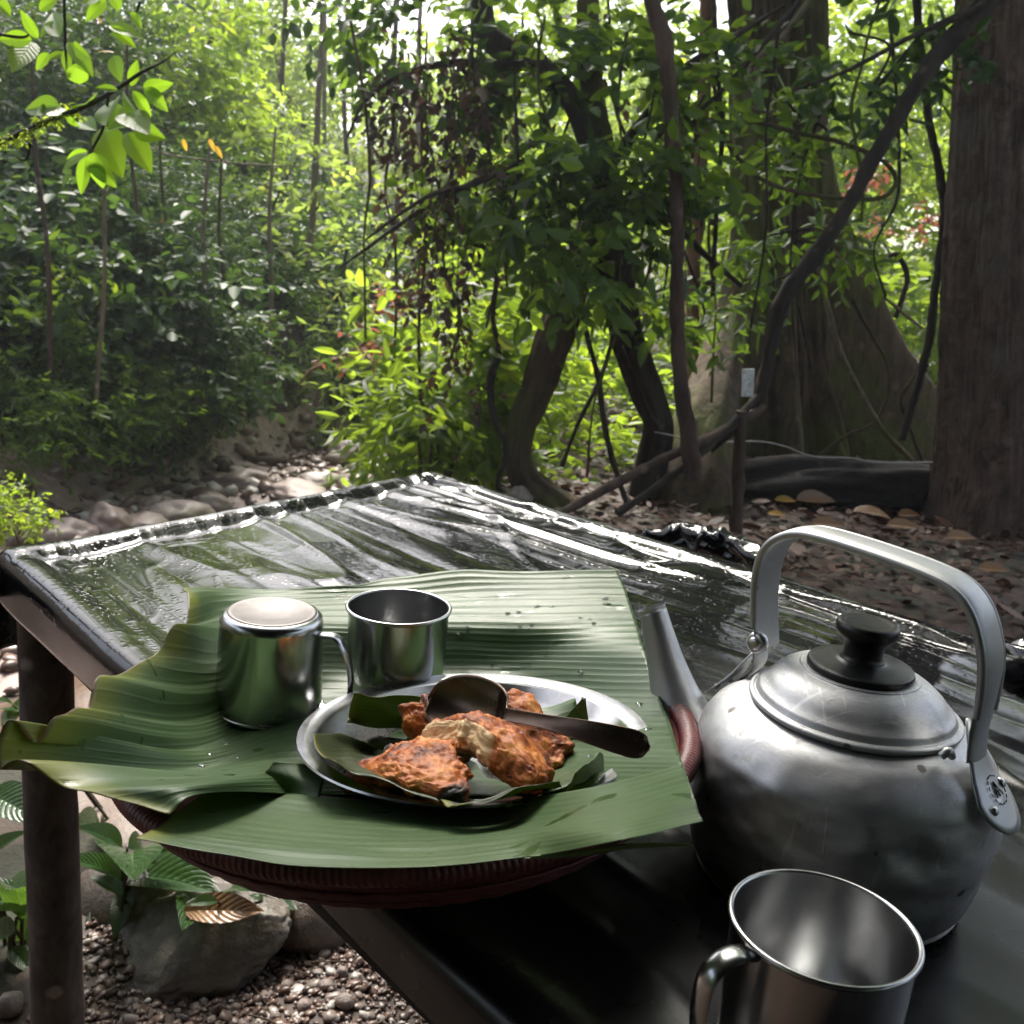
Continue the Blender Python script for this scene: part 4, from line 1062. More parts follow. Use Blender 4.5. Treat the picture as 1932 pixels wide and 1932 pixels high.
# ------------------------------------------------------------------ foliage engine
def leaf_arrays(pos, d, up, L, W, fold, curl, tint):
    d = nrm(d); s = nrm(np.cross(d, up)); u = np.cross(s, d)
    L = L[:, None]; W = W[:, None]; f = fold
    P = np.stack([pos, pos+d*.30*L+s*W*.5+u*f*W*.5, pos+d*.70*L+s*W*.40+u*(f*W*.40-curl*.30*L), pos+d*L-u*curl*L,
                  pos+d*.70*L-s*W*.40+u*(f*W*.40-curl*.30*L), pos+d*.30*L-s*W*.5+u*f*W*.5], 1)
    n = len(pos); i = np.arange(n)[:, None]*6
    Q = np.concatenate([i+np.array([[0, 3, 2, 1]]), i+np.array([[0, 5, 4, 3]])], 0)
    return P.reshape(-1, 3), Q, np.repeat(tint, 6)
def sprays(gn, C, D, n, spacing, L, ratio=.42, droop=.25, upb=.8, tlo=0., thi=1., lvar=.3):
    """twigs rooted at C heading along D, n alternate leaves each"""
    m = len(C); D = nrm(D)
    side0 = nrm(np.cross(D, nrm(np.array([0, 0, 1.])+.3*gn.standard_normal((m, 3)))))
    t = np.arange(1, n+1)
    sgn = np.where(t % 2 == 0, 1., -1.)
    P = C[:, None]+D[:, None]*(t*spacing)[None, :, None]; P[..., 2] -= droop*(t*spacing)[None]**2*1.2
    dirs = D[:, None]*.55+side0[:, None]*sgn[None, :, None]*.85+.28*gn.standard_normal((m, n, 3)); dirs[..., 2] -= droop
    up = np.array([0, -.15, upb])+.72*gn.standard_normal((m, n, 3))
    Ls = L*(1+lvar*gn.standard_normal((m, n))).clip(.45, 1.7)
    base_t = gn.uniform(0, 1, (m, 1)); tint = np.clip(tlo+(thi-tlo)*(base_t*.6+.4*gn.uniform(0, 1, (m, n))), 0, 1)
    return leaf_arrays(P.reshape(-1, 3), dirs.reshape(-1, 3), up.reshape(-1, 3), Ls.ravel(), (Ls*ratio).ravel(), .22, .12, tint.ravel())
def clump(gn, c, r, twigs, n, L, droop=.25, sub=7, ratio=.42, tight=.42, tlo=0., thi=1., out=.8, spacing=None):
    """an uneven crown: twigs gathered round a few sub-centres inside the ellipsoid"""
    c = np.array(c); r = np.array(r)
    S = nrm(gn.standard_normal((sub, 3)))*gn.uniform(.25, .95, (sub, 1))**.6
    k = gn.integers(0, sub, twigs)
    q = S[k]+tight*gn.standard_normal((twigs, 3))*.6
    C = c+q*r
    D = nrm(q)*out+.55*gn.standard_normal((twigs, 3)); D[:, 2] -= droop*.6
    return sprays(gn, C, D, n, spacing or L*.42, L, ratio, droop, tlo=tlo, thi=thi)
def merge(parts):
    V, Q, T = [], [], []; n = 0
    for a, b, c in parts:
        V.append(a); Q.append(b+n); T.append(c); n += len(a)
    return np.vstack(V), np.vstack(Q), np.concatenate(T)
def foliage(name, parts, mat, parent):
    V, Q, T = merge(parts)
    o = put(name, np_mesh(name, V-offset_of(parent), Q, MATS[mat], False, T), parent); o['kind'] = 'stuff'; return o
def gz(x, y): return float(H(x, y))
UNIT = {}
def leaf_parts(parts, mat, parent, most=300, dens_name='crown'):
    """the leaves that show largest become parts of their own; the rest stay one mass"""
    V, Q, T = merge(parts); n = len(V)//6; L6 = V.reshape(n, 6, 3)
    b, tp, sd = L6[:, 0], L6[:, 3], L6[:, 1]-L6[:, 5]
    c = (b+tp)/2-O; dep = c@vF; u = (c@vR)/dep; w = (c@vU)/dep
    fn = np.cross(tp-b, sd); area = np.abs(np.sum(fn*nrm(c), 1))/dep**2
    score = np.where((np.abs(u) < .52) & (np.abs(w) < .52), area*(1+.0*dep), 0)/(dep**3)
    pick = np.argsort(-score)[:most]; off = offset_of(parent)
    if mat not in UNIT:
        UNIT[mat] = []
        for k in range(6):
            me = leaf_me('leaf', MATS[mat], 1, 1, .05+.05*(k % 3), .10, 11, 7, 0, 10, .015)
            a = me.attributes.new('tint', 'FLOAT', 'POINT'); a.data.foreach_set('value', np.full(len(me.vertices), (k+.5)/6, np.float32)); UNIT[mat].append(me)
    for i in pick:
        x = tp[i]-b[i]; y = sd[i]; z = nrm(np.cross(x, y))*np.linalg.norm(x); t = T.reshape(n, 6)[i, 0]
        M = np.eye(4); M[:3, 0] = x; M[:3, 1] = y; M[:3, 2] = z; M[:3, 3] = b[i]-off
        o = put('leaf', UNIT[mat][min(5, int(t*6))], parent); o.matrix_local = Matrix(M.tolist())
    keep = np.setdiff1d(np.arange(n), pick)
    if len(keep):
        V2 = L6[keep].reshape(-1, 3); k = np.arange(len(keep))[:, None]*6
        Q2 = np.concatenate([k+np.array([[0, 3, 2, 1]]), k+np.array([[0, 5, 4, 3]])], 0)
        o = put(dens_name, np_mesh(dens_name, V2-off, Q2, MATS[mat], False, T.reshape(n, 6)[keep].ravel()), parent); o['kind'] = 'stuff'
def leaf_me(name, mat, L=1., W=.4, curl=.15, fold=.12, nu=15, nv=9, rib=0, nr=10, wav=0, sharp=1.25):
    u = np.linspace(0, 1, nu); v = np.linspace(-1, 1, nv)
    w = W*.5*np.sin(pi*np.clip(u, 0, 1)**.82)**.72*(1-.25*u**3*sharp); w[0] = .012; w[-1] = .002
    U, V = np.meshgrid(u, v, indexing='ij'); Wd = w[:, None]*V
    z = np.abs(V)*w[:, None]*fold*2-curl*U**2*L+rib*np.abs(np.sin((U-.3*np.abs(V))*pi*nr))*np.clip(np.abs(V)*4, 0, 1)*(1-np.abs(V)*.4)+wav*np.sin(U*9+V)*np.abs(V)
    G = np.stack([U*L, Wd, z], -1)
    I = np.arange(nu*nv).reshape(nu, nv); Q = np.stack([I[:-1, :-1], I[1:, :-1], I[1:, 1:], I[:-1, 1:]], -1).reshape(-1, 4)
    return np_mesh(name, G.reshape(-1, 3), Q, mat, True, None, np.stack([U.ravel(), (V.ravel()+1)/2], -1))

def stems(parent, base, tops, r, mat, seed, name='stem'):
    gg = np.random.default_rng(seed)
    for i, tp in enumerate(tops):
        b = np.array(base)+np.append(gg.normal(0, r*1.2, 2), -.05); tp = np.array(tp)
        md = (b*.5+tp*.5)+gg.normal(0, .06, 3)*np.linalg.norm(tp-b)
        MB().tube([b, b*.72+md*.28+[0, 0, .03], md, tp], [r, r*.85, r*.62, r*.22], 8, res=14, lump=.08, seed=seed+i).build(name, MATS[mat], parent)

# ------------------------------------------------------------------ shrubs and background trees
# name, label, category, px, py, Y, (rx, ry, rz), twigs, leaves, leaf length, material, group
SHR = [
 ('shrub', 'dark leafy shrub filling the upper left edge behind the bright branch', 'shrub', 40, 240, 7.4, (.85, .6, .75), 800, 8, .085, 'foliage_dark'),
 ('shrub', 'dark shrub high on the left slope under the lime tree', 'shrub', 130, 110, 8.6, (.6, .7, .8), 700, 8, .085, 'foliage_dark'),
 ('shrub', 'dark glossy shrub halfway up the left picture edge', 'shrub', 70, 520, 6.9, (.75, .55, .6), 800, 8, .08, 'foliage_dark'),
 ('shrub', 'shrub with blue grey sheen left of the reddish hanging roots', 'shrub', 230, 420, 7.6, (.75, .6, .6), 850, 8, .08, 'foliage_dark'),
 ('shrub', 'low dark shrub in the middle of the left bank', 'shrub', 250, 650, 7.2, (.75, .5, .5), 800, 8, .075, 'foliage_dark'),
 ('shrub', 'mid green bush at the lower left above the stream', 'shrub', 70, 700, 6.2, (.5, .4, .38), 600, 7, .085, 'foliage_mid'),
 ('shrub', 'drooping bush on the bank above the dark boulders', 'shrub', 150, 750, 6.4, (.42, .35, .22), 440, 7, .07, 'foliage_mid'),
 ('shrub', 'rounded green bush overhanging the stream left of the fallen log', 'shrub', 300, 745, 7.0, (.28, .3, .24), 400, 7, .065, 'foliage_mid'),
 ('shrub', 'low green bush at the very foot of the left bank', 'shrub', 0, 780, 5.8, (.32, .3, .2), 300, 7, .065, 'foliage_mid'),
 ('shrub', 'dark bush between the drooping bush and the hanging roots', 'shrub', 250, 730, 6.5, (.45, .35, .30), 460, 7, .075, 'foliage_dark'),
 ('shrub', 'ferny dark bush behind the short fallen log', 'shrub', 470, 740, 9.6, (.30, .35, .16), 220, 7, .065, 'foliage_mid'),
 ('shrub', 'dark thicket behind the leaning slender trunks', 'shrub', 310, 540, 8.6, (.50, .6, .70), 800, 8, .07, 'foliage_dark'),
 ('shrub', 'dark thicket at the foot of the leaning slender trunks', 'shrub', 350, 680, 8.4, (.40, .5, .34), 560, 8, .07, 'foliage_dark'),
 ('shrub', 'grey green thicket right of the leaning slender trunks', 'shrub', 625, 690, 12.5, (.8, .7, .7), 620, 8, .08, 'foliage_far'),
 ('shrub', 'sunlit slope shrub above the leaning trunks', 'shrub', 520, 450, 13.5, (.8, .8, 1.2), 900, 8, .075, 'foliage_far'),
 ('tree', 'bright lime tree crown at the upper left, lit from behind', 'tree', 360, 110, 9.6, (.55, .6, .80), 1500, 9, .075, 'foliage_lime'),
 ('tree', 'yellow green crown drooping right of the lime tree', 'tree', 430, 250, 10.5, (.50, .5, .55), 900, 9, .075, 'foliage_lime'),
 ('shrub', 'small hazy bush at the bend of the stream', 'shrub', 655, 685, 9.6, (.42, .35, .34), 420, 7, .06, 'foliage_mid'),
 ('shrub', 'pale shrub on the slope behind the bend of the stream', 'shrub', 585, 640, 10.6, (.5, .4, .5), 460, 7, .06, 'foliage_mid'),
 ('shrub', 'hazy shrub right of the bend of the stream', 'shrub', 725, 640, 11.5, (.5, .4, .6), 520, 7, .065, 'foliage_far'),
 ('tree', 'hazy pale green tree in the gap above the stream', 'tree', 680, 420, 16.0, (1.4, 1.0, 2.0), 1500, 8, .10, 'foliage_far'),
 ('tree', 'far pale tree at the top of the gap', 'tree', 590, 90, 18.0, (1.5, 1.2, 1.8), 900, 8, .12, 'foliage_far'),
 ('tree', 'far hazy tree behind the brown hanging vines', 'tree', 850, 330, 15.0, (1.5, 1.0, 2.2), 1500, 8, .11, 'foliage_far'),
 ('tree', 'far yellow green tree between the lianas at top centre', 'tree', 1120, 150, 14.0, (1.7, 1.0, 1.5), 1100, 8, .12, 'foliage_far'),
 ('tree', 'far lime foliage behind the twisted trunks', 'tree', 1080, 520, 11.5, (1.6, .8, 1.2), 1500, 8, .10, 'foliage_lime'),
 ('tree', 'sunlit lime tree between the buttressed trunk and the right trunk, upper', 'tree', 1700, 130, 12.0, (1.1, .8, 1.3), 1300, 8, .10, 'foliage_lime'),
 ('tree', 'sunlit lime tree between the buttressed trunk and the right trunk, lower', 'tree', 1720, 470, 11.0, (.9, .8, .9), 1300, 8, .10, 'foliage_lime'),
 ('shrub', 'bright undergrowth low behind the right trunk', 'shrub', 1740, 640, 9.5, (.7, .6, .45), 700, 7, .09, 'foliage_lime'),
 ('shrub', 'bright shrub behind the reddish slender trunk', 'shrub', 1320, 420, 10.0, (.55, .6, 1.1), 900, 8, .09, 'foliage_lime'),
 ('shrub', 'lime undergrowth seen between the two twisted trunks', 'shrub', 1110, 800, 7.6, (.55, .5, .5), 620, 7, .085, 'foliage_lime'),
 ('shrub', 'low lime undergrowth behind the slanting poles', 'shrub', 1160, 920, 6.4, (.5, .4, .28), 480, 7, .08, 'foliage_lime'),
 ('shrub', 'yellow green shrub left of the thick twisted trunk', 'shrub', 930, 640, 6.6, (.5, .4, .55), 620, 7, .085, 'foliage_lime'),
 ('shrub', 'green undergrowth left below the thick twisted trunk', 'shrub', 900, 850, 6.0, (.42, .4, .32), 480, 7, .08, 'foliage_mid'),
 ('shrub', 'leafy lime shrub leaning over the stream bed at centre', 'shrub', 800, 800, 4.9, (.20, .22, .25), 95, 7, .085, 'foliage_lime'),
 ('shrub', 'taller sparse shrub behind the leafy lime shrub', 'shrub', 855, 660, 5.3, (.30, .3, .38), 170, 7, .085, 'foliage_lime'),
 ('shrub', 'small bright bush at the left edge beside the tarp corner', 'shrub', 18, 972, 3.1, (.085, .08, .07), 120, 6, .030, 'foliage_lime'),
]
for i, (nm, lab, cat, px, py, Y, r, tw, nl, L, mt) in enumerate(SHR):
    gn = np.random.default_rng(100+i)
    if (px < 480 and 5 < Y < 9.3) or (cat == 'shrub' and 480 <= px < 760 and 9 < Y < 14):                       # on the left slope the plants stand on the hillside where the eye meets it
        d_ = ray(px, py); tt = 4.0
        while tt < 14 and (O+d_*tt)[2] > gz(*(O+d_*tt)[:2])+.05: tt += .05
        Y = min(Y, float((O+d_*tt)[1])-r[1]*.35)
    lf = [1., .72, 1.35, .85, 1.15][i % 5] if px < 480 else 1.; rt = [.42, .34, .55, .3, .48][i % 5]; L = L*lf; tw = int(tw/lf**1.5)
    c = PY(px, py, Y); b = (c[0], c[1]+.05, gz(c[0], c[1]))
    t = empty(nm, b, lab, cat)
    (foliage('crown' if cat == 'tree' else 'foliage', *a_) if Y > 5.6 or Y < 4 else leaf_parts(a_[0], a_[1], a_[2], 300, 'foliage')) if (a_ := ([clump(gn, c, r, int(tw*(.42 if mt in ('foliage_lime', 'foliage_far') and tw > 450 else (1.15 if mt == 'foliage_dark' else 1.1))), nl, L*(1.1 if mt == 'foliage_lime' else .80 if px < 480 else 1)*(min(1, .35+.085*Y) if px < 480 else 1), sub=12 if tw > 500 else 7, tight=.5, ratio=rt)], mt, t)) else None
    tops = [c+np.array([gn.uniform(-.5, .5)*r[0], gn.uniform(-.4, .4)*r[1], gn.uniform(-.1, .6)*r[2]]) for _ in range(1 if cat == 'tree' else 3)]
    stems(t, b, tops, .09 if cat == 'tree' else (.018 if Y > 4 else .004), 'bark_dark' if 'lime' not in mt else 'bark_brown', i, 'trunk' if cat == 'tree' else 'stem')
# a ragged wall of forest farther back, too dense to count
def far_wall():
    gn = np.random.default_rng(55); parts = []
    for k in range(46):
        a = gn.uniform(-.75, .75); R_ = gn.uniform(17, 25); x, y = R_*sin(a), R_*cos(a); z = gz(x, y)+gn.uniform(-.3, 1)**1*4.5
        if -.24 < a < -.06 and z > 2.4: continue
        parts.append(clump(gn, (x, y, z), (1.6, 1.2, 1.6), 420, 7, .17, tlo=gn.uniform(0, .3)))
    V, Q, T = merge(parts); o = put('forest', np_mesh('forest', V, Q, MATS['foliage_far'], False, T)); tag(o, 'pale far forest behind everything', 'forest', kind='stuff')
far_wall()
# low ground cover over the left bank and the forest floor
def cover():
    gn = np.random.default_rng(77); n = 4600
    y = gn.uniform(4.2, 13, n); x = bank_x(y)-np.abs(gn.normal(0, 1.2, n))-.38
    C = np.stack([x, y, H(x, y)+.02], -1); D = np.stack([gn.normal(.25, .4, n), gn.normal(-.35, .4, n), gn.uniform(.3, 1.2, n)], -1)
    p1 = sprays(gn, C, D, 7, .05, .085, droop=.35)
    V, Q, T = p1; o = put('ground_cover', np_mesh('ground_cover', V, Q, MATS['foliage_dark'], False, T)); tag(o, 'dark low plants covering the left bank', 'plants', kind='stuff')
    n = 800; y = gn.uniform(5.8, 13, n); x = gn.uniform(-.2, 6, n); k = (y > 7.6) | (x < 1.0); x, y = x[k], y[k]; n = len(x)
    C = np.stack([x, y, H(x, y)+.02], -1); D = np.stack([gn.normal(0, .4, n), gn.normal(-.2, .4, n), gn.uniform(.4, 1.2, n)], -1)
    V, Q, T = sprays(gn, C, D, 6, .05, .085, droop=.35); o = put('ground_cover', np_mesh('ground_cover', V, Q, MATS['foliage_lime'], False, T)); tag(o, 'lime green low plants on the sunlit forest floor', 'plants', kind='stuff')
cover()

# ------------------------------------------------------------------ trunks, twisted tree, lianas
def pxpath(pts, Y): return [PY(p[0], p[1], (p[2] if len(p) > 2 else Y)) for p in pts]
def pxr(w, Y): return w/1932*Y*1.03/2
def limb(parent, name, pts, Y, wpx, mat, n=14, res=60, lump=.10, seed=1, ridge=.05):
    P = pxpath(pts, Y); w = np.broadcast_to(np.asarray(wpx, float), (len(P),))
    r = [pxr(a, p[1]) for a, p in zip(w, P)]
    return MB().tube(P, r, n, res=res, lump=lump, seed=seed, ridge=ridge if n >= 8 else 0).build(name, MATS[mat], parent)

# buttressed tree
def buttress_tree():
    Y = 6.9; c0 = PY(1462, 880, Y); bx, by = c0[0]+.02, Y; z0 = gz(bx, by)-.15
    t = empty('tree', (bx, by, gz(bx, by)), 'large mossy tree with flaring buttress roots', 'tree')
    zt = np.concatenate([np.linspace(0, 3.2, 220), np.linspace(3.25, 6.5, 30)]); th = np.linspace(0, 2*pi, 300, endpoint=False)
    Z, TH = np.meshgrid(zt, th, indexing='ij')
    R_ = .30-.02*Z/3+.035*np.cos(3*TH+.5)+.02*vnoise(np.cos(TH)*3, Z*1.5+np.sin(TH)*3, 3)
    for a, A, hh, k in ((-.12, 1.25, 2.25, 34), (-2.55, .70, 1.25, 18), (-1.55, .30, 1.5, 30), (2.2, .8, 1.8, 40), (.9, .7, 1.6, 40), (-.75, .34, .9, 40)):
        d = np.angle(np.exp(1j*(TH-a-.08*np.sin(Z*2))))
        R_ = R_+A*np.clip(1-Z/hh, 0, 1)**1.5*np.exp(-k*d*d)
    R_ = R_*(1+.06*vnoise(np.cos(TH)*6+Z, np.sin(TH)*6+Z*.7, 8)+.03*vnoise(np.cos(TH)*16+Z*3, np.sin(TH)*16+Z*2, 18))
    R_ = R_+.016*vnoise(np.cos(TH)*14+Z*.4, np.sin(TH)*14+Z*.9, 28)+.010*vnoise(np.cos(TH)*34+Z*2, np.sin(TH)*34+Z*3, 29)+.005*vnoise(TH*60, Z*22, 30)
    tpc = PY(1460, 0, 6.9); lean = (tpc[0]-bx)/(tpc[2]-z0)*Z/.55
    G = np.stack([bx+lean*.55+R_*np.cos(TH), by+R_*np.sin(TH), z0+Z], -1)
    MB().grid(G, cv=True).build('trunk', MATS['bark_moss'], t)
    gn = np.random.default_rng(5)
    foliage('crown', [clump(gn, (bx+.2, by+.2, z0+5.6), (2.2, 1.8, 1.0), 950, 7, .14, sub=16)], 'foliage_mid', t)
buttress_tree()
def right_tree():
    Y = 5.4; b = PY(1880, 985, Y); z0 = gz(b[0], b[1])-.1
    t = empty('tree', (b[0]+.06, b[1], z0+.1), 'thick reddish brown trunk rising along the right edge', 'tree')
    zt = np.concatenate([np.linspace(0, 2.6, 230), np.linspace(2.65, 6, 30)]); th = np.linspace(0, 2*pi, 260, endpoint=False); Z, TH = np.meshgrid(zt, th, indexing='ij')
    R_ = .315+.10*np.exp(-Z/.35)-.012*Z+.02*vnoise(np.cos(TH)*3, Z*1.2+np.sin(TH)*3, 13)+.018*np.cos(4*TH+1)+.03*np.exp(-Z/.5)*np.cos(5*TH)
    R_ = R_+.010*vnoise(np.cos(TH)*16+Z*.6, np.sin(TH)*16+Z*1.1, 38)+.008*vnoise(np.cos(TH)*40+Z*2, np.sin(TH)*40+Z*4, 39)+.004*vnoise(TH*55, Z*26, 40)
    tpc = PY(1925, 0, 5.4); b[0] = PY(1905, 975, 5.4)[0]
    G = np.stack([b[0]+(tpc[0]-b[0])/(tpc[2]-z0)*Z+R_*np.cos(TH), b[1]+R_*np.sin(TH), z0+Z], -1)
    MB().grid(G, cv=True).build('trunk', MATS['bark_red'], t)
    gn = np.random.default_rng(6)
    foliage('crown', [clump(gn, (b[0]+.7, b[1]-.3, z0+5.2), (1.9, 1.8, 1.0), 850, 7, .14, sub=16)], 'foliage_mid', t)
right_tree()

# twisted tree in the middle: two crossing trunks, dark limbs, broad dark leaves
def twisted_tree():
    b = PY(1030, 955, 4.9); gn = np.random.default_rng(31)
    t = empty('tree', (b[0], b[1], gz(b[0], b[1])), 'twisted tree with two leaning trunks and dark broad leaves', 'tree')
    limb(t, 'trunk', [(1075, 985), (1040, 950), (1000, 915), (978, 868), (985, 805), (1018, 725), (1052, 615), (1090, 520), (1120, 430), (1135, 330), (1120, 200), (1108, 60), (1112, -80)], 4.9, [90, 70, 58, 50, 50, 58, 62, 56, 54, 50, 40, 36, 34], 'bark_moss', 40, 160, .12, 3, .11)
    limb(t, 'trunk', [(1205, 1000, 5.3), (1215, 930, 5.3), (1230, 860, 5.3), (1243, 800, 5.2), (1222, 740, 5.2), (1192, 670, 5.1), (1170, 580, 5.0), (1155, 470, 4.95), (1140, 350, 4.92)], 5.0, [70, 60, 56, 50, 52, 54, 56, 66, 62], 'bark_dark', 40, 130, .12, 4, .11)
    limb(t, 'limb', [(1140, 340), (1085, 200), (1010, 120), (950, 88), (915, 50), (902, -40), (900, -160)], 4.85, [46, 42, 44, 44, 40, 40, 36], 'bark_dark', 14, 60, .15, 5)
    limb(t, 'limb', [(1010, 120), (950, 125), (860, 118), (760, 140), (690, 190), (655, 260)], 4.8, [20, 18, 14, 10, 7, 4], 'bark_dark', 10, 40, .1, 6)
    limb(t, 'limb', [(1135, 330), (1220, 220), (1290, 130), (1400, 60), (1480, 10)], 4.8, [26, 20, 14, 10, 6], 'bark_dark', 10, 40, .1, 7)
    limb(t, 'limb', [(1140, 440), (1240, 400), (1330, 480), (1400, 540)], 4.85, [16, 14, 12, 8], 'bark_dark', 10, 30, .1, 8)
    limb(t, 'limb', [(1085, 470), (980, 330), (860, 360), (760, 420), (690, 470), (640, 505)], 4.7, [12, 12, 11, 8, 6, 3], 'bark_dark', 8, 40, .1, 9)
    C = []
    for (px, py, Y, rx, rz, tw, L) in ((1010, 190, 4.5, .30, .14, 46, .11), (1130, 150, 4.6, .34, .16, 60, .11), (1230, 220, 4.5, .25, .16, 46, .11), (1000, 300, 4.6, .34, .14, 60, .105), (1130, 330, 4.4, .26, .18, 56, .11),
                                       (1040, 400, 4.5, .28, .16, 60, .11), (1170, 420, 4.4, .20, .15, 40, .12), (1060, 500, 4.5, .18, .12, 34, .12), (900, 350, 4.7, .22, .12, 36, .10), (1270, 60, 4.7, .2, .12, 30, .11), (950, 440, 4.6, .2, .10, 30, .10), (1300, 300, 4.7, .2, .12, 26, .10),
                                       (780, 60, 4.9, .36, .14, 60, .10), (700, 30, 5.0, .22, .12, 34, .09), (960, 30, 4.8, .3, .12, 40, .10)):
        C.append(clump(gn, PY(px, py, Y), (rx, .22, rz), int(tw*.62), 7, L*.72, droop=.3, sub=6, ratio=.5, tlo=0, thi=.75))
    leaf_parts(C[0::3], 'foliage_dark', t, 110); leaf_parts(C[1::3]+C[2::3], 'foliage_mid', t, 190)
    foliage('crown', [clump(gn, PY(1050, 560, 4.9), (.3, .2, .2), 26, 5, .10, droop=.4), clump(gn, PY(1420, -420, 5.2), (.9, .9, .5), 320, 7, .12)], 'foliage_mid', t)
twisted_tree()

def vine(label, pts, Y, w, mat='bark_dark', name='liana', cat='liana', seed=1, group='lianas'):
    P = pxpath(pts, Y); b = P[0] if P[0][2] < P[-1][2] else P[-1]
    t = limb(None, name, pts, Y, w, mat, 10, max(30, len(pts)*12), .22, seed, .10); return tag(t, label, cat, group)
vine('thick dark liana slanting down from the top right corner', [(1905, -70), (1850, 10), (1800, 65), (1735, 150), (1655, 285), (1605, 380), (1532, 490), (1482, 560), (1456, 650), (1440, 725), (1400, 795), (1340, 850)], 4.7, [34, 32, 28, 26, 26, 26, 28, 32, 24, 22, 20, 12], 'bark_dark', seed=2)
vine('thin branch running left from the top of the thick liana', [(1850, 10), (1811, 29), (1719, 69), (1640, 112), (1584, 139), (1500, 170)], 4.65, [12, 11, 9, 8, 6, 4], seed=3)
vine('pale looping tendril in front of the upper buttressed trunk', [(1530, -20), (1526, 0), (1478, 66), (1427, 113), (1404, 153), (1405, 190), (1427, 208), (1465, 212)], 4.9, [8, 8, 8, 8, 8, 7, 6, 3], 'bark_pale', seed=4)
vine('large loop of thin liana hanging across the buttressed trunk', [(1345, 140), (1351, 183), (1365, 256), (1402, 307), (1446, 343), (1519, 365), (1592, 374), (1657, 374), (1687, 351), (1683, 321), (1646, 292), (1573, 265), (1511, 252), (1446, 234), (1400, 225)], 4.85, 7.5, 'bark_moss', seed=5)
vine('upright liana just left of the right edge trunk', [(1725, -40), (1730, 0), (1738, 110), (1752, 219), (1774, 329), (1781, 402), (1770, 511), (1750, 650), (1722, 760), (1700, 830)], 5.6, 14, 'bark_dark', seed=6)
vine('pale aerial root slanting down to the dark log, thickest of its kind', [(1535, 470), (1541, 495), (1565, 589), (1588, 667), (1627, 745), (1666, 811), (1721, 869)], 5.9, [8, 8, 9, 10, 10, 10, 9], 'bark_pale', seed=7)
vine('thin aerial root curling back left towards the ground', [(1569, 480), (1608, 565), (1647, 635), (1674, 686), (1676, 745), (1647, 799), (1596, 822), (1549, 858)], 6.0, 6, 'bark_moss', seed=8)
vine('short straight aerial root beside the right buttress', [(1569, 472), (1647, 542), (1693, 581), (1740, 620)], 6.1, 5, 'bark_pale', seed=9)
vine('greenish aerial root dropping beside the right trunk', [(1771, 472), (1762, 628), (1740, 690), (1701, 748), (1715, 800), (1740, 868)], 5.9, 7, 'bark_moss', seed=10)
vine('slender reddish sapling trunk left of the buttressed tree', [(1310, 905), (1300, 820), (1283, 700), (1280, 600), (1278, 450), (1270, 250), (1252, 80), (1228, 0), (1205, -70)], 4.3, [34, 30, 26, 25, 25, 25, 26, 26, 22], 'bark_brown', 'sapling', 'sapling', 11, None)
vine('orange lit slender trunk behind the reddish sapling', [(1312, 760), (1306, 620), (1310, 480), (1318, 360), (1322, 250), (1330, 120), (1335, -30)], 6.8, 24, 'bark_orange', 'sapling', 'sapling', 12, None)
vine('twisting dark liana hanging left of the thick twisted trunk', [(938, 520), (930, 600), (940, 660), (925, 720), (930, 780), (955, 850), (940, 905), (945, 960)], 4.8, [7, 9, 13, 15, 12, 10, 9, 8], 'bark_dark', seed=13)
vine('dark liana crossing behind the gap between the twisted trunks', [(1080, 520), (1110, 640), (1130, 720), (1140, 800), (1160, 880), (1185, 960)], 5.0, [7, 9, 9, 10, 11, 10], 'bark_dark', seed=14)
vine('thin liana rising from the base of the thick twisted trunk', [(1060, 880), (1090, 800), (1130, 720), (1150, 660), (1160, 600)], 5.0, 8, 'bark_dark', seed=15)
vine('dark upright stem right of the reddish sapling', [(1345, 560), (1352, 400), (1362, 250), (1352, 100), (1345, -30)], 4.8, 9, 'bark_dark', seed=16)
vine('dark diagonal liana near the sapling top', [(1180, 380), (1240, 260), (1330, 200), (1400, 130), (1500, 10), (1530, -40)], 4.6, 8, 'bark_dark', seed=17)
vine('dark curved branch right of the buttress', [(1660, 500), (1690, 480), (1712, 520), (1700, 570), (1690, 600)], 6.4, 9, 'bark_dark', seed=18)
vine('thin dark branch sloping towards the stream gap', [(990, 300), (900, 345), (820, 365), (760, 400), (690, 452)], 4.5, [8, 9, 8, 7, 4], 'bark_dark', seed=19)
gv = np.random.default_rng(8)
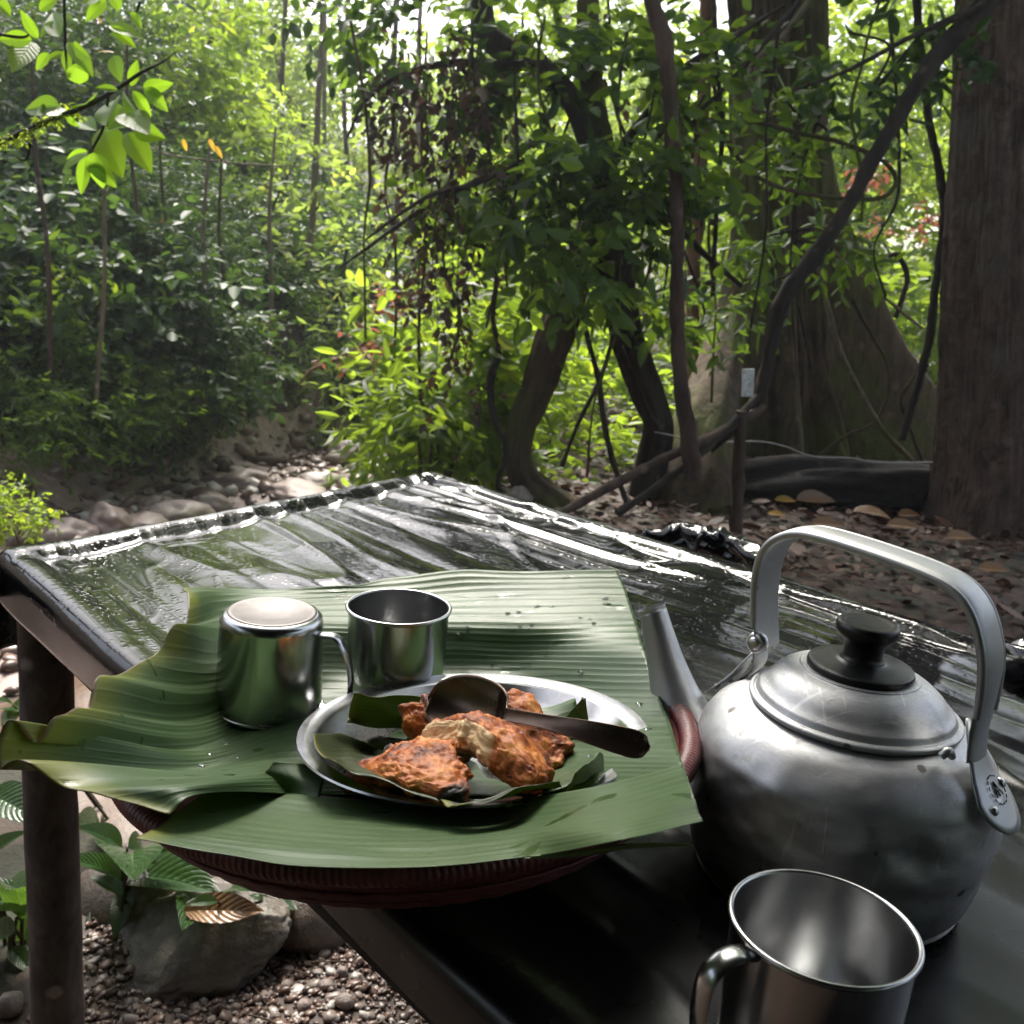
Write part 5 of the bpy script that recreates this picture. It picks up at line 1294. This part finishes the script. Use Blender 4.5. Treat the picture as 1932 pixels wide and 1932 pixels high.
for k_, (x0, y0, x1, y1, l_) in enumerate(((668, 40, 690, 640, 'thin dark liana at the left end of the dry curtain'), (722, 120, 760, 820, 'thin liana hanging into the lime shrub, left'), (790, 60, 812, 900, 'thin liana hanging into the lime shrub, right'), (868, 90, 850, 700, 'thin liana below the horizontal dark limb'), (905, 60, 960, 560, 'thin liana slanting right of the limb fork'), (985, 140, 930, 620, 'thin liana crossing in front of the dark crown'), (1030, 30, 1060, 470, 'thin liana down the middle of the dark crown'), (1085, 60, 1010, 640, 'thin liana along the twisted trunk'), (1170, -30, 1200, 700, 'thin liana beside the upright trunk'), (1205, 60, 1120, 900, 'long thin liana crossing both twisted trunks'), (1240, 130, 1215, 560, 'thin liana left of the reddish sapling'), (1345, -20, 1240, 640, 'thin liana crossing the reddish sapling'), (1365, 200, 1330, 760, 'thin liana right of the orange lit trunk'), (1480, 40, 1420, 620, 'thin liana down the face of the buttressed trunk'), (1540, 120, 1500, 700, 'thin liana on the right half of the buttressed trunk'), (1640, -20, 1610, 420, 'thin liana left of the thick dark liana'), (1700, 20, 1660, 560, 'thin liana between thick liana and right trunk'))):
    ys_ = np.linspace(0, 1, 7); amp = gv.uniform(8, 26); ph_ = gv.uniform(0, 6)
    vine(l_, [(x0+(x1-x0)*f_+amp*sin(ph_+f_*gv.uniform(4, 7))+gv.normal(0, 4), y0+(y1-y0)*f_) for f_ in ys_], gv.uniform(4.4, 5.4), gv.uniform(3.2, 6.5, 7), 'bark_dark' if k_ % 3 else 'bark_moss', seed=80+k_)
# slanting fence poles, a post, a cord, a tag
vine('upper slanting pole of the broken fence', [(1050, 972, 4.0), (1240, 872, 4.3), (1345, 822, 4.5), (1440, 770, 4.7)], 4.2, [17, 18, 17, 15], 'bark_brown', 'pole', 'pole', 20, None)
vine('lower slanting dark pole of the broken fence', [(1165, 968, 4.2), (1250, 910, 4.3), (1350, 830, 4.5), (1440, 738, 4.7)], 4.2, [15, 15, 14, 12], 'bark_dark', 'pole', 'pole', 21, None)
vine('upright weathered post in front of the mossy root', [(1388, 1040), (1390, 960), (1396, 860), (1400, 775)], 4.6, [24, 24, 22, 20], 'bark_brown', 'post', 'post', 22, None)
tag(limb(None, 'cord', [(1235, 815), (1300, 828), (1345, 834), (1430, 833), (1480, 842), (1530, 860), (1600, 864), (1660, 872), (1760, 872)], 5.0, 2.6, 'thread', 6, 60, 0), 'pale thin cord strung between the mossy root and the right trunk', 'cord')
q = PY(1411, 722, 4.62); MB().box(q, (pxr(21, 4.62), .006, pxr(50, 4.62)), Matrix.Rotation(-.1, 3, 'Y')).build('tag', MATS['white_tag'], smooth=False); tag(bpy.data.objects['tag'], 'small white tag hanging above the upright post', 'tag')
# mossy swollen root and dark log at the foot of the buttressed tree
def root_log():
    tag(limb(None, 'root', [(1290, 1080, 5.3), (1300, 960, 5.35), (1310, 880, 5.45), (1325, 800, 5.6), (1350, 720, 5.9), (1380, 600, 6.3)], 5.4, [190, 170, 150, 120, 90, 60], 'bark_moss', 40, 120, .12, 31, .06), 'swollen mossy root standing beside the upright post', 'root')
    tag(limb(None, 'log', [(1330, 925, 5.45), (1450, 915, 5.5), (1600, 915, 5.6), (1700, 918, 5.65), (1775, 918, 5.7)], 5.5, [84, 96, 86, 94, 80], 'charred', 40, 140, .16, 32, .07), 'dark fallen log lying between mossy root and right trunk', 'log')
root_log()
# trunks on the left bank
vine('pale topped slender trunk leaning over the left bank', [(505, 770), (535, 690), (560, 610), (575, 520), (585, 450), (592, 380), (598, 250), (605, 100), (610, -40)], 8.6, [24, 22, 20, 17, 15, 13, 11, 9, 8], 'bark_pale', 'sapling', 'sapling', 41, None)
vine('short dark leaning trunk right of the pale topped trunk', [(555, 775), (575, 700), (610, 640), (640, 560), (655, 470)], 8.8, [16, 14, 12, 9, 6], 'bark_dark', 'sapling', 'sapling', 42, None)
vine('straight dark trunk in the thicket left of the leaning trunks', [(452, 700), (450, 560), (455, 430), (460, 300)], 9.0, [12, 11, 10, 8], 'bark_dark', 'sapling', 'sapling', 43, None)
vine('reddish hanging root mass on the left slope', [(312, 690), (316, 620), (310, 550), (318, 490), (305, 440)], 6.9, [14, 20, 18, 20, 10], 'bark_orange', 'root', 'root', 44, None)
vine('pale broken branch across the reddish hanging roots', [(288, 572), (310, 590), (330, 620), (362, 656)], 6.7, [3, 5, 6, 3], 'bark_pale', 'branch', 'branch', 45, None)
vine('thin pale twig bridging the lime tree and the gap', [(290, 275), (318, 292), (420, 305), (500, 312), (570, 313)], 6.5, [4, 4, 3, 3, 2], 'bark_pale', 'branch', 'branch', 46, None)
for k_, (x0, y0, x1, y1, w_, l_) in enumerate(((95, 640, 60, 100, 8, 'slim dark trunk nearest the left picture edge'), (180, 700, 215, 150, 7, 'slim trunk leaning right on the left slope'), (258, 560, 240, 60, 7, 'slim trunk behind the bright branch tip'), (372, 720, 398, 260, 9, 'slim trunk below the lime tree'), (420, 700, 418, 300, 7, 'straight slim trunk beside the lime tree'), (500, 690, 520, 240, 8, 'slim trunk between the lime tree and the valley'), (340, 640, 300, 250, 6, 'thin trunk leaning left on the left slope'))):
    d_ = ray(x0, y0); tt = 4.0
    while tt < 14 and (O+d_*tt)[2] > gz(*(O+d_*tt)[:2])+.05: tt += .05
    yy = max(5.0, float((O+d_*tt)[1])-.75)
    vine(l_, [(x0, y0+60), (x0*.7+x1*.3+6, y0*.7+y1*.3), (x0*.35+x1*.65-5, y0*.35+y1*.65), (x1, y1)], yy, [w_*1.2, w_, w_*.85, w_*.5], 'bark_pale' if k_ % 2 else 'bark_brown', 'sapling', 'sapling', 70+k_, 'slim trunks of the left slope')
for k_, (a_, b_, y_, w_, l_) in enumerate(((652, 690, 13, 9, 'slim trunk left of the hazy valley middle'), (700, 640, 14, 8, 'slim trunk in the middle of the hazy valley'), (745, 700, 12, 10, 'slim trunk right of the hazy valley middle'), (668, 560, 17, 7, 'faint slim trunk deepest in the valley'), (535, 600, 12, 9, 'slim dark trunk left of the valley'), (790, 640, 13, 9, 'slim trunk behind the dry vines'))):
    vine(l_, [(a_+4, 790), (a_-6, b_), (a_+5, 400), (a_-3, 180), (a_+6, -40)], y_, [w_*1.2, w_, w_, w_*.9, w_*.8], 'bark_pale' if k_ % 2 else 'bark_brown', 'sapling', 'sapling', 60+k_, 'slim trunks of the valley')
vine('very thin straight trunk in the pale gap', [(612, 800), (610, 500), (612, 200), (612, -30)], 12, 8, 'bark_pale', 'sapling', 'sapling', 47, None)
vine('bare pinkish branch reaching over the stream bed', [(760, 520), (720, 590), (690, 645), (630, 680), (585, 700), (560, 735)], 6.4, [10, 9, 8, 7, 5, 3], 'bark_orange', 'branch', 'branch', 48, None)
tag(limb(None, 'log', [(438, 878), (470, 874), (510, 872), (545, 874)], 7.0, [22, 24, 23, 18], 'bark_brown', 14, 30, .1, 49), 'short fallen log at the far side of the stream bed', 'log')
tag(limb(None, 'log', [(150, 965), (220, 950), (300, 925), (330, 915)], 5.8, [12, 15, 13, 8], 'bark_brown', 12, 30, .1, 50), 'brown driftwood beam on the left bank', 'log')

# hanging dry vines with brown leaves
def dry_vines():
    gn = np.random.default_rng(91)
    spots = [(672, 150, 330), (700, 90, 560), (728, 120, 470), (745, 60, 700), (765, 150, 900), (800, 60, 520), (815, 110, 860), (835, 80, 430), (855, 60, 620), (880, 100, 400), (905, 120, 760), (930, 40, 380), (690, 60, 250), (770, 330, 620), (850, 420, 870), (960, 60, 350), (1010, 20, 260), (1180, -20, 180), (1300, 200, 620)]
    wh = ['leftmost, short', 'long, second', 'third', 'reaching far down', 'reaching the lime shrub', 'under the dark limb', 'longest of the group', 'bushy and dark', 'in front of the far hazy tree', 'short, beside the limb fork', 'long, left of the twisted trunk', 'short, left of the twisted trunk', 'highest and shortest', 'starting halfway down', 'low, over the lime shrub', 'thin, near the big limb', 'thin, against the dark crown', 'at the top centre', 'beside the reddish sapling']
    for i, ((px, y0, y1), w) in enumerate(zip(spots, wh)):
        px = px+45*max(0, min(1, (1000-px)/200)); y1 = y0+(y1-y0)*.85
        Y = gn.uniform(4.3, 5.2); ys = np.linspace(y0, y1, 7); pts = [(px+gn.normal(0, 8)+10*sin(k+i), y) for k, y in enumerate(ys)]
        P = np.array(pxpath(pts, Y)); t = empty('hanging_vine', tuple(P[-1]), 'hanging dry brown vine, '+w, 'vine', 'dry hanging vines')
        MB().tube(P, [.004, .0035, .003, .0028, .0024, .002, .0015], 6, res=30).build('stem', MATS['bark_dark'], t)
        n = int((y1-y0)/11*(1.0 if px < 960 else .35)); k = gn.uniform(0, 1, n)**1.2; Q = crom(P, 100)[(k*99).astype(int)]
        D = gn.standard_normal((n, 3))*.6+[0, 0, -.7]
        mix = [sprays(gn, Q+gn.normal(0, .035, (n, 3)), D, 3, .028, .046, ratio=.5, droop=.5)]
        foliage('leaves', mix, 'foliage_dry', t)
dry_vines()
# dark leafy sprays in front of the buttressed tree and at the top right
def front_sprays():
    gn = np.random.default_rng(17)
    for lab, C in (('leafy climber in front of the upper buttressed trunk', ((1440, 130, 5.2, .2, .16), (1500, 210, 5.2, .26, .14), (1560, 250, 5.2, .24, .16), (1480, 300, 5.3, .2, .1))),
                   ('dark leafy sprays at the top between buttressed and right trunk', ((1600, 60, 4.9, .26, .16), (1680, 90, 4.9, .22, .2), (1640, 180, 5.0, .2, .12), (1740, 60, 5.0, .18, .16))),
                   ('climbing leaves halfway down the buttressed trunk', ((1530, 430, 5.6, .26, .1), (1440, 450, 5.6, .16, .1), (1570, 470, 5.6, .2, .08), (1400, 560, 5.6, .12, .1))),
                   ('leafy twigs crossing the reddish sapling', ((1330, 180, 4.6, .22, .12), (1250, 330, 4.6, .2, .1), (1330, 600, 4.9, .24, .06), (1240, 600, 4.8, .2, .06)))):
        c0 = PY(C[0][0], C[0][1], C[0][2]); t = empty('climber', tuple(c0), lab, 'climber', 'climbing leafy plants')
        leaf_parts([clump(gn, PY(a, b, Y), (rx, .15, rz), 13, 6, .085, droop=.3, sub=5, tlo=.0, thi=.8) for a, b, Y, rx, rz in C], 'foliage_dark' if 'dark' in lab else 'foliage_mid', t, 150, 'leaves')
        limb(t, 'stem', [(a, b, Y) for a, b, Y, _, _ in C], 5, 5, 'bark_dark', 6, 30, .05)
    # red young leaves behind on the right, pink leaves over the stream
    for lab, C in (('red young leaves between the buttress and the right trunk', ((1640, 325, 8.4), (1668, 335, 8.4), (1740, 400, 8.6), (1665, 430, 8.6), (1730, 425, 8.7), (1612, 370, 8.3))),
                   ('pinkish dry sprig over the stream bed', ((690, 645, 6.0), (650, 665, 6.2), (720, 600, 6.0), (705, 655, 6.0), (740, 560, 5.9))),
                   ('rust red dead leaf cluster on the left slope', ((295, 440, 6.8), (288, 460, 6.8), (340, 660, 6.8)))):
        t = empty('sprig', tuple(PY(*C[0])), lab, 'sprig')
        foliage('leaves', [clump(gn, PY(*c), (.07, .06, .05), 7, 4, .06, sub=3) for c in C], 'foliage_red', t)
front_sprays()
# ------------------------------------------------------------------ near branch with back-lit leaves, top left
BL = [leaf_me('leaf', MATS['branch_leaf'], 1, .46, .08), leaf_me('leaf', MATS['branch_leaf'], 1, .52, .14), leaf_me('leaf', MATS['branch_leaf'], 1, .42, .02, .2)]
BLO = leaf_me('leaf', MATS['branch_leaf_old'], 1, .4, .2)
def place_leaf(me, p, q, parent, roll=0., nref=None, name='leaf'):
    """leaf from base p to tip q"""
    x = np.asarray(q)-np.asarray(p); L = np.linalg.norm(x); x = x/L
    nref = np.array([0, -.55, .83]) if nref is None else np.array(nref, float)
    z = nrm(nref-x*(nref@x)); y = np.cross(z, x)
    y2 = y*cos(roll)+z*sin(roll); z2 = np.cross(x, y2)
    M = np.eye(4); M[:3, 0] = x*L; M[:3, 1] = y2*L; M[:3, 2] = z2*L; M[:3, 3] = np.asarray(p)-offset_of(parent)
    o = put(name, me, parent); o.matrix_local = Matrix(M.tolist()); return o
def branch():
    gn = np.random.default_rng(4); Y = 2.35
    pts = [(-60, 300), (0, 268), (40, 252), (90, 228), (150, 205), (200, 180), (240, 155), (270, 135), (310, 115), (335, 95)]
    b = PY(0, 268, Y)
    t = empty('branch', tuple(b), 'mossy twig with large backlit yellow green leaves at the top left', 'branch')
    P = pxpath(pts, Y); MB().tube(P, [.0085, .0075, .0065, .006, .0055, .005, .0042, .0035, .002, .001], 10, res=60, lump=.15).build('twig', MATS['bark_dark'], t)
    twigs = [[(120, -60), (122, 40), (124, 100), (130, 150)], [(205, 180), (195, 240), (170, 290), (160, 330)], [(60, 245), (50, 300), (20, 290)], [(-30, 60), (40, 70), (60, 60)], [(270, -40), (262, 10), (250, 40)]]
    for tw in twigs: MB().tube(pxpath(tw, Y+.02), [.003]*(len(tw)-1)+[.001], 7, res=20).build('twig', MATS['bark_dark'], t)
    # (base px, tip px): the leaves of the photograph
    LV = [((270, 165), (326, 158)), ((272, 165), (320, 210)), ((250, 172), (286, 222)), ((248, 162), (258, 112)), ((232, 180), (250, 215)), ((222, 170), (180, 165)), ((215, 190), (192, 228)), ((165, 200), (152, 180)),
          ((112, 202), (46, 206)), ((122, 205), (70, 212)), ((60, 75), (-6, 72)), ((72, 72), (38, 18)), ((62, 80), (22, 130)), ((92, 100), (66, 132)), ((112, 70), (98, 22)), ((125, 90), (130, 145)), ((128, 80), (178, 140)), ((140, 85), (170, 110)), ((142, 120), (150, 165)),
          ((205, 48), (270, 66)), ((210, 50), (256, 90)), ((245, 25), (272, 55)), ((215, 105), (225, 150)), ((165, 290), (118, 322)), ((168, 295), (148, 368)), ((172, 292), (214, 352)), ((165, 285), (125, 300)), ((178, 288), (190, 360)),
          ((240, 250), (285, 320)), ((255, 240), (312, 262)), ((205, 245), (238, 232)), ((195, 240), (225, 325)), ((150, 230), (182, 245)), ((125, 220), (150, 240)), ((235, 215), (275, 238)), ((160, 10), (190, -20)), ((200, 0), (160, 40)), ((75, 20), (110, -10)), ((20, 30), (-20, -10)), ((100, 40), (75, 70)), ((225, 20), (205, -30)), ((230, 200), (205, 245)), ((250, 0), (290, -20)), ((120, 100), (85, 112))]
    for i, (a, c) in enumerate(LV):
        p = PY(a[0], a[1], Y+gn.normal(0, .03)); q = PY(c[0], c[1], Y+gn.normal(0, .04)-.02)
        place_leaf(BL[i % 3], p, q, t, gn.normal(0, .38), (gn.normal(0, .3), -.95, .3))
    for a, c in (((215, 100), (182, 92)), ((190, 45), (186, 30)), ((345, 262), (352, 285)), ((395, 262), (405, 285)), ((405, 275), (420, 298))):
        place_leaf(BLO, PY(a[0], a[1], Y+.05), PY(c[0], c[1], Y+.05), t, .3)
    # moss tufts
    V = sprays(gn, crom(np.array(P[:5]), 150)+gn.normal(0, .003, (150, 3)), gn.standard_normal((150, 3))+[0, 0, -.4], 4, .005, .010, ratio=.4, droop=.4)
    foliage('moss', [V], 'foliage_lime', t)['kind'] = 'stuff'
branch()

# ------------------------------------------------------------------ plants by the post, dead leaf on the rock, litter
GL = [leaf_me('leaf', MATS['ground_leaf'], 1, .42, .22, .25, 33, 11, .012, 13), leaf_me('leaf', MATS['ground_leaf'], 1, .48, .35, .2, 33, 11, .010, 11)]
def plants():
    gn = np.random.default_rng(12)
    spec = [('ribbed broad leaved plant left of the post', (18, 1720), [((60, 1730), (-20, 1640)), ((40, 1735), (50, 1590)), ((30, 1760), (-60, 1780)), ((25, 1850), (40, 1720)), ((20, 1790), (62, 1830)), ((-10, 1700), (55, 1660)), ((10, 1860), (60, 1950)), ((-20, 1500), (60, 1520)), ((-30, 1620), (40, 1560))]),
            ('ribbed glossy plant right of the post, above the wet rock', (235, 1690), [((225, 1650), (345, 1680)), ((230, 1660), (150, 1595)), ((240, 1640), (330, 1575)), ((235, 1680), (300, 1720)), ((230, 1690), (170, 1640)), ((240, 1620), (262, 1540)), ((235, 1655), (390, 1640)), ((225, 1700), (165, 1730)), ((240, 1680), (215, 1760)), ((230, 1600), (180, 1545)), ((240, 1600), (300, 1610))]),
            ('low leafy plant between the bowl and the wet rock', (420, 1720), [((420, 1690), (500, 1670)), ((415, 1690), (370, 1650)), ((420, 1700), (470, 1730)), ((425, 1690), (450, 1640)), ((410, 1700), (350, 1700)), ((500, 1700), (545, 1690)), ((500, 1705), (530, 1735)), ((495, 1700), (470, 1680))]),
            ('small pale weed on the sandy ground behind the post', (195, 1480), [((195, 1600), (160, 1560)), ((195, 1590), (240, 1555)), ((192, 1575), (170, 1530)), ((25, 1330), (-10, 1310)), ((20, 1335), (60, 1325)), ((25, 1340), (10, 1365))])]
    for lab, b, LV in spec:
        base = PZ(b[0], b[1]+60, .0); base[2] = gz(base[0], base[1]); Y = base[1]
        t = empty('plant', tuple(base), lab, 'plant')
        for i, (a, c) in enumerate(LV):
            p = PY(a[0], a[1], Y+gn.normal(0, .04)); q = PY(c[0], c[1], Y+gn.normal(0, .06)-.03)
            place_leaf(GL[i % 2], p, q, t, gn.normal(0, .35), (gn.normal(0, .25), -.35, .95))
            MB().tube([np.array([base[0]+gn.normal(0, .02), base[1]+gn.normal(0, .02), base[2]-.01]), base*.4+p*.6+[0, 0, .02], p], [.0032, .0028, .002], 6, res=12).build('stalk', MATS['bark_moss'], t)
plants()
o = leaf_me('fallen_leaf', MATS['dead_leaf'], 1, .42, .06, .22, 33, 11, .008, 10, .02); lf = put('fallen_leaf', o)
def on_rock(px, py):
    h = ROCKT.ray_cast(Vector(O), Vector(nrm(ray(px, py))))
    return np.array(h[0]) if h[0] is not None else None
hits = [on_rock(400, 1736), on_rock(425, 1738), on_rock(450, 1738), on_rock(425, 1760)]
hits = [h for h in hits if h is not None]; hc = np.mean(hits, 0) if hits else ROCK+[0, 0, .08]
p = PY(348, 1724, hc[1]-.008)+[0, 0, .006]; q = PY(497, 1722, hc[1]-.012)+[0, 0, .006]; x = nrm(q-p); z = nrm(np.array([-.05, -.5, .85])-x*(np.array([-.05, -.5, .85])@x)); y = np.cross(z, x); L = np.linalg.norm(q-p)
Mx = np.eye(4); Mx[:3, 0] = x*L; Mx[:3, 1] = y*L; Mx[:3, 2] = z*L; Mx[:3, 3] = p; lf.matrix_world = Matrix(Mx.tolist())
tag(lf, 'curled tan dead leaf lying on the large wet rock', 'leaf')
def litter():
    gn = np.random.default_rng(21)
    n = 15000; x = gn.uniform(-.1, 4.6, n); y = gn.uniform(2.0, 8.5, n); z = H(x, y)+.014+gn.uniform(0, .02, n)
    C = np.stack([x, y, z], -1); a = gn.uniform(0, 2*pi, n); D = np.stack([np.cos(a), np.sin(a), gn.normal(0, .18, n)], -1)
    up = np.array([0, 0, 1.])+.35*gn.standard_normal((n, 3)); Ls = gn.lognormal(-2.95, .4, n).clip(.025, .13)
    V, Q, T = leaf_arrays(C, D, up, Ls, Ls*.45, .15, -.08, gn.beta(1.0, 2.4, n))
    o = put('leaf_litter', np_mesh('leaf_litter', V, Q, MATS['litter'], False, T)); tag(o, 'brown wet leaf litter on the forest floor at right', 'litter', kind='stuff')
    LM = [leaf_me('fallen_leaf', MATS['litter_yellow'], 1, .45, .05, .3), leaf_me('fallen_leaf', MATS['dead_leaf'], 1, .45, .1, .3, 21, 9, .006)]
    for me in LM[:1]:
        aa = me.attributes.new('tint', 'FLOAT', 'POINT'); aa.data.foreach_set('value', np.full(len(me.vertices), .6, np.float32))
    FL = [(1480, 952, 40, 0, 'yellow fallen leaf upright in front of the dark log'), (1465, 972, 34, 0, 'smaller yellow green fallen leaf beside the post foot'), (1540, 955, 80, 1, 'broad rust brown fallen leaf before the dark log'), (1905, 935, 30, 0, 'yellow fallen leaf at the right trunk foot'),
          (1640, 985, 70, 1, 'large tan fallen leaf on the litter, middle right'), (1700, 1010, 60, 1, 'pale wet fallen leaf right of the large tan one'), (1720, 975, 50, 1, 'tan fallen leaf near the right trunk'), (1560, 1000, 60, 1, 'brown fallen leaf behind the kettle handle'), (1810, 1040, 60, 1, 'tan fallen leaf right of the kettle handle'), (1870, 1100, 60, 1, 'brown fallen leaf at the right edge of the litter')]
    for px, py, w, k, lab in FL:
        p = PZ(px, py, .0); D = (p-O)@vF; L = w/1932*D; a = gn.uniform(-.6, .6)
        o = put('fallen_leaf', LM[k]); x = np.array([cos(a), sin(a), .1]); z = nrm(np.array([gn.normal(0, .2), -.5, .85])); z = nrm(z-x*(z@x)/(x@x)); y = np.cross(z, nrm(x))
        M = np.eye(4); M[:3, 0] = nrm(x)*L; M[:3, 1] = y*L; M[:3, 2] = z*L; M[:3, 3] = [p[0]-L*.5, p[1], gz(p[0], p[1])+.03+L*.1]; o.matrix_world = Matrix(M.tolist()); tag(o, lab, 'leaf')
litter()
# ferns on the far bank
def fern(lab, px, py, Y, L, n=7):
    gn = np.random.default_rng(int(px)); c = PY(px, py, Y); c[2] = gz(c[0], c[1]); t = empty('fern', tuple(c), lab, 'fern'); parts = []
    for k in range(n):
        a = k*2*pi/n+gn.normal(0, .2); s = np.linspace(0, 1, 22); P = c+np.stack([np.cos(a)*s*L, np.sin(a)*s*L, L*(.9*s-.75*s*s)], -1)
        T = nrm(np.gradient(P, axis=0)); S = nrm(np.cross(T, [0, 0, 1.]))
        for sg in (-1, 1):
            ln = L*.22*np.sin(pi*(s*.9+.08)); parts.append(leaf_arrays(P, S*sg+T*.35, np.tile([0, 0, 1.], (22, 1)), ln, ln*.22, .1, .15, gn.uniform(.2, .9, 22)))
        MB().tube(P, .003, 5).build('stalk', MATS['bark_moss'], t)
    foliage('fronds', parts, 'foliage_mid', t)
fern('fern on the stream bank below the leaning trunks', 500, 835, 7.6, .5); fern('fern tuft left of the fallen log', 420, 850, 7.2, .35, 6)

# ------------------------------------------------------------------ what surrounds the camera: shelter roof and the forest behind
def canopy():
    gn = np.random.default_rng(29); b = (-2.9, 2.6); t = empty('tree', (b[0], b[1], gz(*b)), 'overhanging tree whose crown shades the table from above the frame', 'tree')
    MB().tube([(b[0], b[1], gz(*b)-.1), (b[0]+.1, b[1]+.1, 2.2), (b[0]+.8, b[1]+.2, 4.2), (-.6, 3.0, 5.2), (.6, 3.4, 5.5)], [.16, .13, .10, .06, .03], 14, res=40, lump=.08).build('trunk', MATS['bark_brown'], t)
    foliage('crown', [clump(gn, (-.9, 3.1, 5.1), (1.5, 1.3, .45), 300, 7, .15, sub=14), clump(gn, (.9, 3.0, 5.3), (1.5, 1.4, .45), 330, 7, .15, sub=14)], 'foliage_mid', t)
canopy()
def shelter():
    t = empty('shelter', (0, -1, 0), 'dark tarpaulin shelter roof on poles above the near half of the table', 'shelter')
    x, y = np.meshgrid(np.linspace(-2.3, 2.6, 30), np.linspace(-3.2, .80, 26), indexing='ij')
    z = 2.25+.12*np.sin((x+2.3)/4.9*pi)*-1+.05*(y+3.2)*.3+.03*fbm(x*1.3, y*1.3, 4)
    o = MB().grid(np.stack([x, y, z], -1)[:, ::-1]).build('roof', MATS['roof_sheet'], t); s = o.modifiers.new('thick', 'SOLIDIFY'); s.thickness = .004
    x, z = np.meshgrid(np.linspace(-2.3, 2.6, 30), np.linspace(.1, 2.2, 14), indexing='ij')
    o = MB().grid(np.stack([x, -3.15+.05*fbm(x*1.5, z*1.5, 6), z], -1)).build('added_back_sheet', MATS['roof_sheet'], t); s = o.modifiers.new('thick', 'SOLIDIFY'); s.thickness = .004  # unseen back sheet, added to block sky light from behind the camera
    for (a, b) in ((-2.25, .75), (2.55, .75), (-2.25, -3.1), (2.55, -3.1)):
        MB().tube([(a, b, -.1), (a, b, 1.2), (a, b, 2.35)], [.04, .037, .033], 12, res=12, lump=.05).build('pole', MATS['post_bark'], t)
shelter()
def behind():
    gn = np.random.default_rng(66); parts = []
    for x, y, z, r in ((-4.5, -3, 1.2, 1.6), (-2, -5, 1.4, 1.7), (1, -5.5, 1.3, 1.7), (4, -4.5, 1.4, 1.7), (6, -1.5, 1.4, 1.6), (5.6, 1.4, 1.3, 1.2), (-5.5, 0, 1.5, 1.5), (0, -6, 3.8, 2.2), (-4.5, -4.5, 3.6, 2), (5, -4.5, 3.6, 2)):
        parts.append(clump(gn, (x, y, z), (r, r*.6, r*.8), 700, 7, .18))
    V, Q, T = merge(parts); o = put('forest', np_mesh('forest', V, Q, MATS['foliage_dark'], False, T)); tag(o, 'dark forest around and behind the shelter', 'forest', kind='stuff')
behind()

def haze():
    m = bpy.data.materials.new('haze'); m.use_nodes = True; nt = m.node_tree; nt.nodes.clear()
    out = nt.nodes.new('ShaderNodeOutputMaterial'); v = nt.nodes.new('ShaderNodeVolumePrincipled')
    v.inputs['Color'].default_value = (.86, .92, .97, 1); v.inputs['Density'].default_value = HAZE; v.inputs['Anisotropy'].default_value = .35
    nt.links.new(v.outputs[0], out.inputs['Volume'])
    o = MB().box((0, 29, 3.2), (44, 43, 7.2)).build('haze', m, smooth=False)
    tag(o, 'thin pale mist hanging in the forest air', 'haze', kind='stuff')
haze()
